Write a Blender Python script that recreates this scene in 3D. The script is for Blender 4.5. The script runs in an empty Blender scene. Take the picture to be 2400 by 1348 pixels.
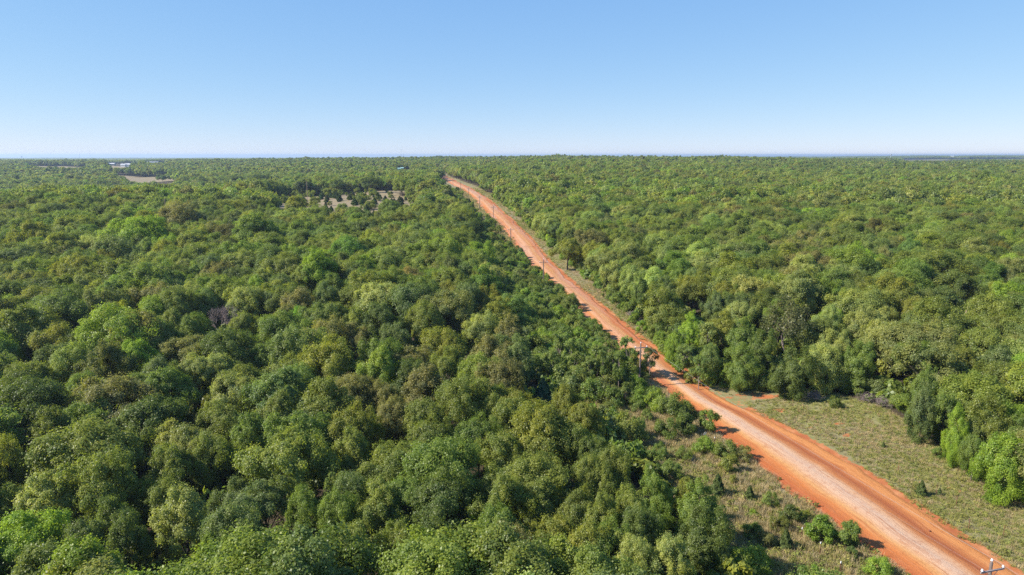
import bpy, math, random
import numpy as np
from mathutils import Matrix, Vector

sc = bpy.context.scene
rng = np.random.default_rng(11)
random.seed(5)
R = math.radians

# ------------------------------------------------------------------ camera
CAMZ = 60.0
PITCH = R(10.97)
F = 1600.0                       # focal length in pixels of the 2400 px wide photograph (24 mm on 36 mm)
cam_d = bpy.data.cameras.new("Camera"); cam = bpy.data.objects.new("Camera", cam_d)
sc.collection.objects.link(cam); sc.camera = cam
cam_d.lens = 24; cam_d.sensor_width = 36; cam_d.clip_start = 0.5; cam_d.clip_end = 60000
cam.location = (0, 0, CAMZ); cam.rotation_euler = (math.pi/2 - PITCH, 0, 0)

# ------------------------------------------------------------------ light
SUN_EL = R(39); SUN_DIR = Vector((-1.0, -0.18, math.tan(SUN_EL)))     # towards the sun: out of the picture on the left
SUN_DIR.normalize()
w = bpy.data.worlds.new("World"); sc.world = w; w.use_nodes = True
nt = w.node_tree; nt.nodes.clear()
sky = nt.nodes.new("ShaderNodeTexSky"); sky.sky_type = 'NISHITA'; sky.sun_disc = False
sky.sun_elevation = SUN_EL; sky.sun_rotation = math.atan2(SUN_DIR.x, SUN_DIR.y)
sky.altitude = 300; sky.air_density = 0.7; sky.dust_density = 0.0; sky.ozone_density = 6.0
bg = nt.nodes.new("ShaderNodeBackground"); bg.inputs[1].default_value = 0.11
wo = nt.nodes.new("ShaderNodeOutputWorld")
_sep = nt.nodes.new("ShaderNodeSeparateColor"); _com = nt.nodes.new("ShaderNodeCombineColor"); nt.links.new(sky.outputs[0], _sep.inputs[0])
for _i, (_a, _g) in enumerate(((1.04, .69), (1.50, .48), (2.75, .23))):            # the camera's milder contrast between zenith and horizon
    _p = nt.nodes.new("ShaderNodeMath"); _p.operation = 'POWER'; _p.inputs[1].default_value = _g; nt.links.new(_sep.outputs[_i], _p.inputs[0])
    _m = nt.nodes.new("ShaderNodeMath"); _m.operation = 'MULTIPLY'; _m.inputs[1].default_value = _a; nt.links.new(_p.outputs[0], _m.inputs[0]); nt.links.new(_m.outputs[0], _com.inputs[_i])
nt.links.new(_com.outputs[0], bg.inputs[0]); nt.links.new(bg.outputs[0], wo.inputs[0])
sd = bpy.data.lights.new("Sun", 'SUN'); sd.energy = 4.6; sd.angle = R(0.5); sd.color = (1.0, 0.94, 0.84)
sun = bpy.data.objects.new("Sun", sd); sc.collection.objects.link(sun)
sun.rotation_euler = SUN_DIR.to_track_quat('Z', 'Y').to_euler(); sun.location = (-100, 0, 200)
sc.view_settings.view_transform = 'Standard'; sc.view_settings.look = 'None'
sc.view_settings.exposure = 1.05; sc.view_settings.gamma = 1.0
try:
    sc.cycles.max_bounces = 5; sc.cycles.diffuse_bounces = 3; sc.cycles.glossy_bounces = 1
    sc.cycles.transmission_bounces = 2; sc.cycles.volume_bounces = 0; sc.cycles.transparent_max_bounces = 4
    sc.cycles.use_denoising = False; sc.cycles.sample_clamp_direct = 6.0; sc.cycles.sample_clamp_indirect = 3.0
except Exception:
    pass

# ------------------------------------------------------------------ terrain (depth of the ground below the camera)
ROWS = np.array([5,30,53,80,120,193,262,326,391,459,526,600,700,800,1000,1200,1450,1700,2000,2500,3200,4000,5500,7500,10000,16000,30000], float)
COLS = np.array([-1500,0,300,600,850,1050,1300,1700,2100,2400,4000], float)
_c = {
 0:   [44,44,43.5,43,42,38,33,28,31,37,41,43,43,39,35,33,26.5,25,28,32,36,39,42,46,51,65,120],
 300: [44,44,43.5,43,42,38,33.5,29,31,36.5,40,43,44,42,39.5,33,26.5,25,26,30,35,39,42,46,51,65,120],
 600: [44,44,43.5,43,42,38,34,30.5,30.5,33,36,38,37,34,30,27,25,22,20,24,32,38,42,46,51,65,120],
 850: [44,44,43.5,43,42,38,35,31.5,30,28.5,29,30,29,27.5,25,22,19,17,20,28,34,39,42,46,51,65,120],
 1050:[44,44,43.5,43,42,38,35.3,31.5,30,28.3,26.8,25.5,25,25.5,24.5,21,18,17.5,20,28,34,39,42,46,51,65,120],
 1300:[44,44,43.5,43,42,38,35.3,31.5,30,28.5,27,25.5,24,21.5,17,14,13,15,22,30,36,40,42,46,48,55,120],
 1700:[44,44,43.5,43,42,38,35.3,32,30.5,29.5,28.5,27,25.5,23,20,18,17,17,19,24,34,40,42,40,30,28,120],
 2100:[44,44,43.5,43,42,38,35.3,32.5,31.5,30.5,30,29,28,27.5,27,26,25,25,25.5,26,24,22,16,25,35,45,120],
}
T = np.array([_c[0], _c[0], _c[300], _c[600], _c[850], _c[1050], _c[1300], _c[1700], _c[2100], _c[2100], _c[2100]])
LR = np.log(ROWS)
_fl = np.linspace(LR[0], LR[-1], 500); _fc = np.linspace(-1500, 4000, 320)
G0 = np.array([np.interp(_fl, LR, T[i]) for i in range(len(COLS))])
G0 = np.array([np.interp(_fc, COLS, G0[:, j]) for j in range(500)])       # (500 rows, 320 cols)
def _blur(a, k, axis):
    ker = np.hanning(k + 2)[1:-1]; ker /= ker.sum()
    p = [(0, 0), (0, 0)]; p[axis] = (k//2, k//2)
    a = np.pad(a, p, mode='edge')
    return np.apply_along_axis(lambda v: np.convolve(v, ker, 'valid'), axis, a)
G0 = _blur(_blur(G0, 13, 0), 21, 1)
def ground(X, Y):
    X = np.asarray(X, float); Y = np.asarray(Y, float)
    Yc = np.clip(Y, 30, 29000); px = np.clip(1200 + F*X/Yc, -1499, 3999)
    fi = (np.log(Yc) - _fl[0])/(_fl[1]-_fl[0]); ci = (px + 1500)/(_fc[1]-_fc[0])
    i = np.clip(fi.astype(int), 0, 498); j = np.clip(ci.astype(int), 0, 318)
    a = fi - i; b = ci - j
    g = (G0[i, j]*(1-a)+G0[i+1, j]*a)*(1-b) + (G0[i, j+1]*(1-a)+G0[i+1, j+1]*a)*b
    und = .5*np.sin(X/23.+1.3)*np.sin(Y/31.) + .3*np.sin(X/9.7+Y/14.) 
    far = (1.8*np.sin(X/95.+.4)*np.sin(Y/120.+1.) + 2.2*np.sin(X/210.+2.)*np.sin(Y/260.))*np.clip((Y-250)/500, 0, 1)
    return CAMZ - g + und*np.clip(np.abs(X - (27 - .16*(Y-110)))/25., 0, 1) + far*np.clip(np.abs(X - (27 - .16*(Y-110)))/60., 0, 1)
sp, cp = math.sin(PITCH), math.cos(PITCH)
def at(x, y, h=0.0):
    """point of the terrain (raised by h) that stands where the photograph shows pixel x, y"""
    u = (x-1200)/F; v = (y-674)/F
    d = np.array([u, cp - v*sp, -(sp + v*cp)])
    t = 30.0; st = 2.0
    def f(t): return CAMZ + d[2]*t - float(ground(d[0]*t, d[1]*t)) - h
    while f(t) > 0 and t < 20000: t += max(st, t*.01)
    a, b = t - max(st, t*.01)*1.2, t
    for _ in range(30):
        m = (a+b)/2
        if f(m) > 0: a = m
        else: b = m
    p = d*b
    return float(p[0]), float(p[1])
def gz(x, y): return float(ground(x, y))
def in_poly(X, Y, P):
    X = np.asarray(X); Y = np.asarray(Y); c = np.zeros(X.shape, bool); n = len(P); j = n-1
    for i in range(n):
        xi, yi = P[i]; xj, yj = P[j]
        if yi != yj:
            k = ((yi > Y) != (yj > Y)) & (X < (xj-xi)*(Y-yi)/(yj-yi)+xi); c ^= k
        j = i
    return c
def pix(X, Y, h=0.0):
    """pixel of the photograph at which a terrain point shows"""
    Z = ground(X, Y) + h - CAMZ
    zc = Y*cp - Z*sp; yc = Z*cp + Y*sp
    return 1200 + F*X/zc, 674 - F*yc/zc, zc
def vnoise(X, Y, s, seed=0):
    """smooth value noise 0..1"""
    X = np.asarray(X)/s + 1000.3; Y = np.asarray(Y)/s + 1000.7
    i = np.floor(X).astype(np.int64); j = np.floor(Y).astype(np.int64); a = X-i; b = Y-j
    a = a*a*(3-2*a); b = b*b*(3-2*b)
    def hsh(i, j):
        n = (i*374761393 + j*668265263 + seed*982451653) & 0x7fffffff
        n = ((n ^ (n >> 13))*1274126177) & 0x7fffffff
        return ((n ^ (n >> 16)) & 0xffff)/65535.
    return (hsh(i, j)*(1-a)+hsh(i+1, j)*a)*(1-b) + (hsh(i, j+1)*(1-a)+hsh(i+1, j+1)*a)*b

# ------------------------------------------------------------------ road edges and wood edges, from the photograph
ROAD_PX = [(1348,2118,2388),(1280,2050,2292),(1230,1962,2200),(1182,1898,2136),(1116,1815,2056),(1066,1744,1975),(1020,1692,1895),
 (990,1664,1820),(963,1628,1752),(940,1592,1705),(915,1554,1663),(875,1539,1597),(849,1514,1576),(822,1450,1551),(800,1428,1505),(784,1415,1480),
 (739,1367,1440),(709,1341,1397),(681,1304,1362),(661,1283,1342),(623,1251,1292),(592,1227,1263),(570,1218,1247),(545,1194,1225),
 (518,1165,1205),(498,1142,1178),(470,1115,1150),(455,1098,1125),(441,1083,1102),(433,1066,1080),(424,1053,1062)]
_L = sorted([at(l, y)[::-1] for y, l, r in ROAD_PX]); _Rr = sorted([at(r, y)[::-1] for y, l, r in ROAD_PX])
LY, LX = np.array(_L).T; RY, RX = np.array(_Rr).T
def ext(YY, XX):
    s0 = (XX[3]-XX[0])/(YY[3]-YY[0]); 
    yy = np.concatenate([[-60.], YY, [YY[-1]+300, YY[-1]+1100]])
    xx = np.concatenate([[XX[0]+s0*(-60-YY[0])], XX, [XX[-1]-.155*300, XX[-1]-.15*1100]])
    return yy, xx
LY, LX = ext(LY, LX); RY, RX = ext(RY, RX)
def road_lr(Y):
    """road edges at forward distance Y, lightly smoothed"""
    o = np.array([-5., -2.5, 0, 2.5, 5.])*np.clip(np.mean(Y)/150, .6, 3)
    Y = np.asarray(Y, float)
    l = np.mean([np.interp(Y+k, LY, LX) for k in o], 0); r = np.mean([np.interp(Y+k, RY, RX) for k in o], 0)
    w_ = np.maximum(r-l, 7.5); c = (l+r)/2
    return c-w_/2, c+w_/2
LEFTLINE = [(1800,1390),(1720,1348),(1690,1300),(1620,1215),(1560,1150),(1480,1080),(1420,1005),(1370,945),(1262,890),(1240,820),(1165,720),(1120,640),(1100,580),(1080,530),(1050,480),(1030,455),(1010,436)]
RIGHTLINE = [(2420,1190),(2340,1150),(2240,1085),(2180,1030),(2120,985),(2060,950),(1960,922),(1850,905),(1750,893),(1680,893),(1625,868),(1592,830),(1562,800),(1500,760),(1440,700),(1370,640),(1310,590),(1262,545),(1222,510),(1187,480),(1155,458),(1123,440),(1090,427),(1070,420)]
lw = [at(*p) for p in LEFTLINE]; rw = [at(*p) for p in RIGHTLINE]
CORR = [(lw[0][0]+14, -60)] + [(lw[0][0]+6, 40)] + lw + [(-72, 720), (-112, 1000), (-104, 1000), (-60, 720)] + rw[::-1] + [(rw[0][0]+8, 55), (rw[0][0]+30, -60)]
APRON = [at(*p) for p in [(1655,906),(1700,916),(1760,914),(1815,919),(1832,929),(1800,938),(1755,940),(1748,962),(1790,990),(1740,975),(1690,945)]]
SCARS = [at(1965,993)+(1.9,.5,-.25), at(1985,1019)+(1.,.8,0), at(2206,1118)+(1.,.45,-.4), at(2240,1150)+(2.2,.4,-.75), at(1828,962)+(2.2,1.,0), at(1800,930)+(3.5,.8,0), at(1900,1000)+(1.,.5,0)]
# clearings: (pixel column range, distance range)
CLEAR = [((648,970),(300,520)), ((265,432),(940,1110)), ((40,100),(1390,1500)), ((80,200),(1380,1560)), ((250,305),(1400,1640)), ((0,160),(1900,2200)), ((2100,2500),(3050,3550)), ((2330,2500),(2700,3900)), ((480,560),(2300,2600)), ((870,930),(1500,1600)), ((1960,2080),(2900,3200)), ((340,395),(1750,1950))]
VIS = [[(1690,1250),(1850,1250),(1850,1350),(1700,1350)], [(1400,945),(1440,925),(1530,905),(1700,1010),(1890,1165),(2125,1348),(1840,1352),(1800,1300),(1755,1290),(1745,1230),(1700,1140),(1610,1100),(1520,1050),(1450,1010)],
 [(1100,480),(1160,540),(1190,600),(1262,690),(1270,800),(1300,880),(1400,930),(1530,905),(1500,830),(1400,750),(1300,640),(1200,520),(1140,455),(1080,425),(1060,425)],
 [(655,462),(800,452),(965,456),(965,480),(880,500),(820,490),(700,482)], [(290,418),(410,418),(412,430),(320,430)], [(60,387),(205,386),(205,393),(90,394)], [(250,384),(305,383),(305,393),(262,394)],
 [(495,740),(565,740),(565,800),(500,810)], [(2225,735),(2275,730),(2275,765),(2225,765)], [(1812,775),(1880,775),(1880,850),(1812,850)], [(1545,1262),(1600,1262),(1600,1296),(1545,1296)], [(425,960),(480,955),(480,1040),(440,1030)], [(1250,900),(1300,900),(1300,960),(1250,965)],
 [(2105,372),(2400,371),(2400,378),(2110,378)], [(932,390),(962,390),(962,399),(932,399)], [(342,374),(388,374),(388,384),(342,384)], [(252,370),(325,370),(325,384),(252,384)]]
def hides(X, Y, r_, h, polys=None):
    """would a crown there stand before one of the open places that the photograph shows"""
    m = np.zeros(np.shape(X), bool)
    for dx, hh in ((0, h), (0, h*.85), (-.75, h*.8), (.75, h*.8), (-.8, h*.55), (.8, h*.55), (0, h*.6)):
        px, py, zc = pix(X + dx*r_, Y, hh)
        for P in (polys or VIS): m |= in_poly(px, py, P)
    return m
def clearing(X, Y):
    px = 1200 + F*X/np.maximum(Y, 1); m = np.zeros(X.shape, bool)
    for (a, b), (c, d) in CLEAR:
        nx = (vnoise(X, Y, (d-c)*.25+4, 3)-.5)*(b-a)*.3; ny = (vnoise(X, Y, (d-c)*.2+4, 4)-.5)*(d-c)*.3
        m |= (px+nx > a) & (px+nx < b) & (Y+ny > c) & (Y+ny < d)
    return m

# ------------------------------------------------------------------ helpers
def link(o): sc.collection.objects.link(o); return o
def quads(name, V, mats, lv=None, extra=None):
    """V: (n,4,3) corner points -> mesh of n quads; extra = (verts, faces, material index) added as a solid piece"""
    n = len(V); me = bpy.data.meshes.new(name)
    verts = V.reshape(-1, 3); lt = np.full(n, 4); lv_i = np.arange(n*4); mi = np.zeros(n, int)
    if extra is not None:
        ev, ef, em = extra
        lv_i = np.concatenate([lv_i, np.array(ef).ravel() + len(verts)]); verts = np.concatenate([verts, ev])
        lt = np.concatenate([lt, np.full(len(ef), 4)]); mi = np.concatenate([mi, np.full(len(ef), em)])
    me.vertices.add(len(verts)); me.vertices.foreach_set("co", verts.astype(np.float32).ravel())
    me.loops.add(len(lv_i)); me.loops.foreach_set("vertex_index", lv_i.astype(np.int32))
    me.polygons.add(len(lt)); ls = np.concatenate([[0], np.cumsum(lt)[:-1]])
    me.polygons.foreach_set("loop_start", ls.astype(np.int32)); me.polygons.foreach_set("loop_total", lt.astype(np.int32))
    me.polygons.foreach_set("material_index", mi.astype(np.int32))
    for m in mats: me.materials.append(m)
    if lv is not None:
        a = me.attributes.new("lv", 'FLOAT', 'FACE')
        a.data.foreach_set("value", np.concatenate([lv, np.full(len(lt)-n, .5)]).astype(np.float32))
    me.update(calc_edges=True)
    return me
def tube(path, rad, n=6):
    """quads of a tapered tube along a polyline"""
    P = np.array(path, float); rad = np.array(rad, float); k = len(P)
    tan = np.gradient(P, axis=0); tan /= np.linalg.norm(tan, axis=1)[:, None] + 1e-9
    ref = np.array([0.31, 0.95, 0.05]); a = np.cross(tan, ref); a /= np.linalg.norm(a, axis=1)[:, None] + 1e-9
    b = np.cross(tan, a); th = np.arange(n)/n*2*np.pi
    V = P[:, None] + rad[:, None, None]*(np.cos(th)[None, :, None]*a[:, None] + np.sin(th)[None, :, None]*b[:, None])
    V = V.reshape(-1, 3); Fs = []
    for i in range(k-1):
        for j in range(n):
            Fs.append((i*n+j, i*n+(j+1) % n, (i+1)*n+(j+1) % n, (i+1)*n+j))
    V = np.concatenate([V, P[-1:]]); e = len(V)-1
    for j in range(0, n, 2): Fs.append(((k-1)*n+j, (k-1)*n+(j+1) % n, (k-1)*n+(j+2) % n, e))
    return V, Fs
class Solid:
    def __init__(s): s.v = []; s.f = []; s.n = 0
    def add(s, V, Fs): s.v.append(np.array(V, float)); s.f += [tuple(i+s.n for i in f) for f in Fs]; s.n += len(V); return s
    def tube(s, path, rad, n=6): return s.add(*tube(path, rad, n))
    def box(s, c, d, rz=0., bev=0.):
        c = np.array(c, float); x, y, z = np.array(d)/2.
        V = np.array([(sx*x, sy*y, sz*z) for sz in (-1, 1) for sx, sy in ((-1,-1),(1,-1),(1,1),(-1,1))])
        ca, sa = math.cos(rz), math.sin(rz); V = np.stack([V[:,0]*ca-V[:,1]*sa, V[:,0]*sa+V[:,1]*ca, V[:,2]], 1) + c
        return s.add(V, [(3,2,1,0),(4,5,6,7),(0,1,5,4),(1,2,6,5),(2,3,7,6),(3,0,4,7)])
    def beam(s, a, b, w_, h_):
        a = np.array(a, float); b = np.array(b, float); t = (b-a)/np.linalg.norm(b-a)
        side = np.cross(t, (0,0,1.)); 
        if np.linalg.norm(side) < 1e-3: side = np.array((1.,0,0))
        side /= np.linalg.norm(side); up = np.cross(side, t)
        V = [p + side*sx*w_/2 + up*sz*h_/2 for p in (a, b) for sx, sz in ((-1,-1),(1,-1),(1,1),(-1,1))]
        return s.add(V, [(0,1,2,3),(7,6,5,4),(0,4,5,1),(1,5,6,2),(2,6,7,3),(3,7,4,0)])
    def lathe(s, prof, c, n=10):
        V = []; Fs = []
        for r_, z in prof:
            for j in range(n): V.append((c[0]+r_*math.cos(2*math.pi*j/n), c[1]+r_*math.sin(2*math.pi*j/n), c[2]+z))
        for i in range(len(prof)-1):
            for j in range(n): Fs.append((i*n+j, i*n+(j+1) % n, (i+1)*n+(j+1) % n, (i+1)*n+j))
        return s.add(V, Fs)
    def mesh(s, name, mat, smooth=False):
        me = bpy.data.meshes.new(name); me.from_pydata(np.concatenate(s.v).tolist(), [], [f for f in s.f]); me.materials.append(mat)
        if smooth: me.polygons.foreach_set("use_smooth", [True]*len(me.polygons))
        me.update(); return me
    def arr(s): return np.concatenate(s.v), s.f
def ob(name, me, parent=None, loc=None):
    o = link(bpy.data.objects.new(name, me))
    if parent: o.parent = parent
    if loc is not None: o.location = loc
    return o
def thing(name, label, cat, loc, rz=0., group=None, scale=None):
    o = link(bpy.data.objects.new(name, None)); o.empty_display_size = .5
    o.location = loc; o.rotation_euler = (0, 0, rz); o['label'] = label; o['category'] = cat
    if group: o['group'] = group
    if scale is not None: o.scale = scale
    return o
def tag(o, label, cat, group=None):
    o['label'] = label; o['category'] = cat
    if group: o['group'] = group
    return o
ONES = "first second third fourth fifth sixth seventh eighth ninth tenth eleventh twelfth thirteenth fourteenth fifteenth sixteenth seventeenth eighteenth nineteenth".split()
TENS = {2: 'twent', 3: 'thirt', 4: 'fort', 5: 'fift', 6: 'sixt', 7: 'sevent', 8: 'eight', 9: 'ninet'}
def ordinal(n):
    if n < 20: return ONES[n-1]
    if n >= 100: return "hundred-and-" + ordinal(n-100) if n > 100 else "hundredth"
    t = TENS[n//10]
    return t+"ieth" if n % 10 == 0 else t+"y-"+ONES[n % 10-1]

# ------------------------------------------------------------------ materials
def newmat(name):
    m = bpy.data.materials.new(name); m.use_nodes = True; t = m.node_tree; t.nodes.clear()
    return m, t, t.nodes.new("ShaderNodeOutputMaterial")
def N(t, kind, **kw):
    n = t.nodes.new(kind)
    for k, v in kw.items(): setattr(n, k, v)
    return n
def mixc(t, fac, a, b, mode='MIX'):
    n = N(t, "ShaderNodeMix", data_type='RGBA', blend_type=mode)
    for s, v in ((n.inputs[0], fac), (n.inputs[6], a), (n.inputs[7], b)):
        if hasattr(v, 'is_linked') or hasattr(v, 'links'): t.links.new(v, s)
        elif isinstance(v, (int, float)): s.default_value = v
        else: s.default_value = (*v, 1)
    return n.outputs[2]
def ramp(t, fac, stops):
    n = N(t, "ShaderNodeValToRGB"); e = n.color_ramp.elements
    while len(e) < len(stops): e.new(.5)
    for k, (p, c) in zip(e, stops):
        k.position = p; k.color = (*c, 1) if not isinstance(c, (int, float)) else (c, c, c, 1)
    t.links.new(fac, n.inputs[0]); return n.outputs[0]
def noise(t, vec, scale, detail=4, rough=.6):
    n = N(t, "ShaderNodeTexNoise"); n.inputs['Scale'].default_value = scale; n.inputs['Detail'].default_value = detail
    n.inputs['Roughness'].default_value = rough
    if vec is not None: t.links.new(vec, n.inputs['Vector'])
    return n.outputs['Fac']
def mapping(t, vec, scale):
    n = N(t, "ShaderNodeMapping"); n.inputs['Scale'].default_value = scale; t.links.new(vec, n.inputs['Vector']); return n.outputs[0]
def math_(t, op, a, b=None, clamp=False):
    n = N(t, "ShaderNodeMath", operation=op); n.use_clamp = clamp
    for s, v in ((n.inputs[0], a), (n.inputs[1], b)):
        if v is None: continue
        if isinstance(v, (int, float)): s.default_value = v
        else: t.links.new(v, s)
    return n.outputs[0]
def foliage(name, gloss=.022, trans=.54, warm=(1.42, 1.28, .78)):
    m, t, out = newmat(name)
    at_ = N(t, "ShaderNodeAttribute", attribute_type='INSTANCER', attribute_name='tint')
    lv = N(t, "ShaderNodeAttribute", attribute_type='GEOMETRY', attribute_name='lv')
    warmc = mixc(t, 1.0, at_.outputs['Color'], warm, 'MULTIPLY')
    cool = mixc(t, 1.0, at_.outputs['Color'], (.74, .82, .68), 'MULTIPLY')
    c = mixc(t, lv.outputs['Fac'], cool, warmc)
    d = N(t, "ShaderNodeBsdfDiffuse"); t.links.new(c, d.inputs[0])
    tr = N(t, "ShaderNodeBsdfTranslucent"); t.links.new(mixc(t, 1.0, c, (1.25, 1.3, .55), 'MULTIPLY'), tr.inputs[0])
    mx = N(t, "ShaderNodeMixShader"); mx.inputs[0].default_value = trans
    t.links.new(d.outputs[0], mx.inputs[1]); t.links.new(tr.outputs[0], mx.inputs[2])
    gl = N(t, "ShaderNodeBsdfGlossy"); gl.inputs['Roughness'].default_value = .45
    m2 = N(t, "ShaderNodeMixShader"); m2.inputs[0].default_value = gloss
    t.links.new(mx.outputs[0], m2.inputs[1]); t.links.new(gl.outputs[0], m2.inputs[2]); t.links.new(m2.outputs[0], out.inputs[0])
    return m
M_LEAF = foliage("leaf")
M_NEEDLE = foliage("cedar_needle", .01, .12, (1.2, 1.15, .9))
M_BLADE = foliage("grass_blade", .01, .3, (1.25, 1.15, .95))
def simple(name, col, rough=.8, var=None, scale=6., metallic=0., bump=0.):
    m, t, out = newmat(name); p = N(t, "ShaderNodeBsdfPrincipled"); p.inputs['Roughness'].default_value = rough; p.inputs['Metallic'].default_value = metallic
    tc = N(t, "ShaderNodeTexCoord"); nz = noise(t, tc.outputs['Object'], scale, 5)
    c = mixc(t, ramp(t, nz, [(.3, 0.), (.7, 1.)]), col, var or tuple(x*.65 for x in col)); t.links.new(c, p.inputs['Base Color'])
    if bump:
        b = N(t, "ShaderNodeBump"); b.inputs['Strength'].default_value = bump; t.links.new(nz, b.inputs['Height']); t.links.new(b.outputs[0], p.inputs['Normal'])
    t.links.new(p.outputs[0], out.inputs[0]); return m
M_BARK = simple("bark", (.11, .085, .065), .9, (.05, .04, .033), 3.)
M_DEAD = simple("dead_wood", (.28, .22, .20), .9, (.17, .125, .12), 4.)
M_SNAG = simple("bare_snag_wood", (.42, .30, .24), .9, (.25, .17, .13), 2.)
M_POLE = simple("weathered_pole_wood", (.20, .145, .12), .85, (.115, .085, .075), 5., bump=.3)
M_ARM = simple("crossarm_wood", (.30, .25, .24), .8, (.18, .15, .145), 8.)
M_PORC = simple("porcelain", (.75, .75, .78), .25, (.62, .63, .66))
M_STEEL = simple("galvanised_steel", (.35, .35, .36), .45, (.25, .25, .26), metallic=.6)
M_WIRE = simple("aluminium_wire", (.30, .29, .27), .6, (.24, .23, .22))
M_RUST = simple("rusty_steel", (.24, .07, .04), .8, (.12, .05, .035), 9.)
M_WHITE = simple("white_paint", (.75, .75, .74), .5, (.62, .62, .6))
M_ROOFW = simple("pale_metal_roof", (.62, .62, .62), .5, (.5, .5, .52), 1.)
M_WALLT = simple("tan_wall", (.42, .36, .28), .8, (.33, .28, .22), 1.)
M_GREY = simple("grey_sheeting", (.36, .38, .40), .5, (.28, .3, .32), .3)
M_TEAL = simple("pale_teal_roof", (.30, .48, .44), .5, (.24, .4, .37), 1.)
M_ORANGE = simple("orange_plastic", (.75, .13, .02), .5, (.6, .1, .02))
M_GLASS = simple("dark_window_glass", (.05, .06, .07), .15, (.03, .035, .04))

# ground ------------------------------------------------------------
def dirt_colour(t, co):
    n1 = noise(t, co, .35, 6, .65); n2 = noise(t, co, 2.2, 5, .7)
    a = ramp(t, n1, [(.3, (.30, .085, .032)), (.5, (.40, .135, .05)), (.7, (.50, .23, .10))])
    return mixc(t, math_(t, 'MULTIPLY', n2, .35), a, (.30, .11, .05))
def ground_mat():
    m, t, out = newmat("ground_cover"); p = N(t, "ShaderNodeBsdfPrincipled"); p.inputs['Roughness'].default_value = .95
    p.inputs['Specular IOR Level'].default_value = .1
    tc = N(t, "ShaderNodeTexCoord"); co = tc.outputs['Object']
    z = N(t, "ShaderNodeAttribute", attribute_type='GEOMETRY', attribute_name='zone'); s = N(t, "ShaderNodeSeparateColor"); t.links.new(z.outputs['Color'], s.inputs[0])
    floor_ = ramp(t, noise(t, co, .5, 6, .7), [(.3, (.035, .03, .018)), (.55, (.07, .052, .033)), (.75, (.05, .06, .025))])
    n_b = noise(t, co, .09, 5, .6); n_s = noise(t, co, 1.1, 6, .75)
    green = ramp(t, n_s, [(.25, (.135, .14, .045)), (.55, (.20, .20, .065)), (.8, (.27, .25, .095))])
    tan = ramp(t, n_s, [(.25, (.15, .12, .075)), (.55, (.24, .19, .12)), (.8, (.32, .255, .165))])
    dry = math_(t, 'ADD', s.outputs[2], math_(t, 'MULTIPLY', math_(t, 'SUBTRACT', n_b, .5), 2.4), True)
    grass = mixc(t, dry, green, tan)
    c = mixc(t, s.outputs[1], floor_, grass)
    # bare red soil: the attribute's edge broken up by noise
    e = math_(t, 'ADD', s.outputs[0], math_(t, 'MULTIPLY', math_(t, 'SUBTRACT', noise(t, co, .9, 6, .75), .5), 1.3))
    e = ramp(t, e, [(.47, 0.), (.6, 1.)])
    c = mixc(t, e, c, dirt_colour(t, co))
    t.links.new(c, p.inputs['Base Color'])
    b = N(t, "ShaderNodeBump"); b.inputs['Strength'].default_value = .6; b.inputs['Distance'].default_value = .15
    t.links.new(n_s, b.inputs['Height']); t.links.new(b.outputs[0], p.inputs['Normal'])
    t.links.new(p.outputs[0], out.inputs[0]); return m
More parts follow.
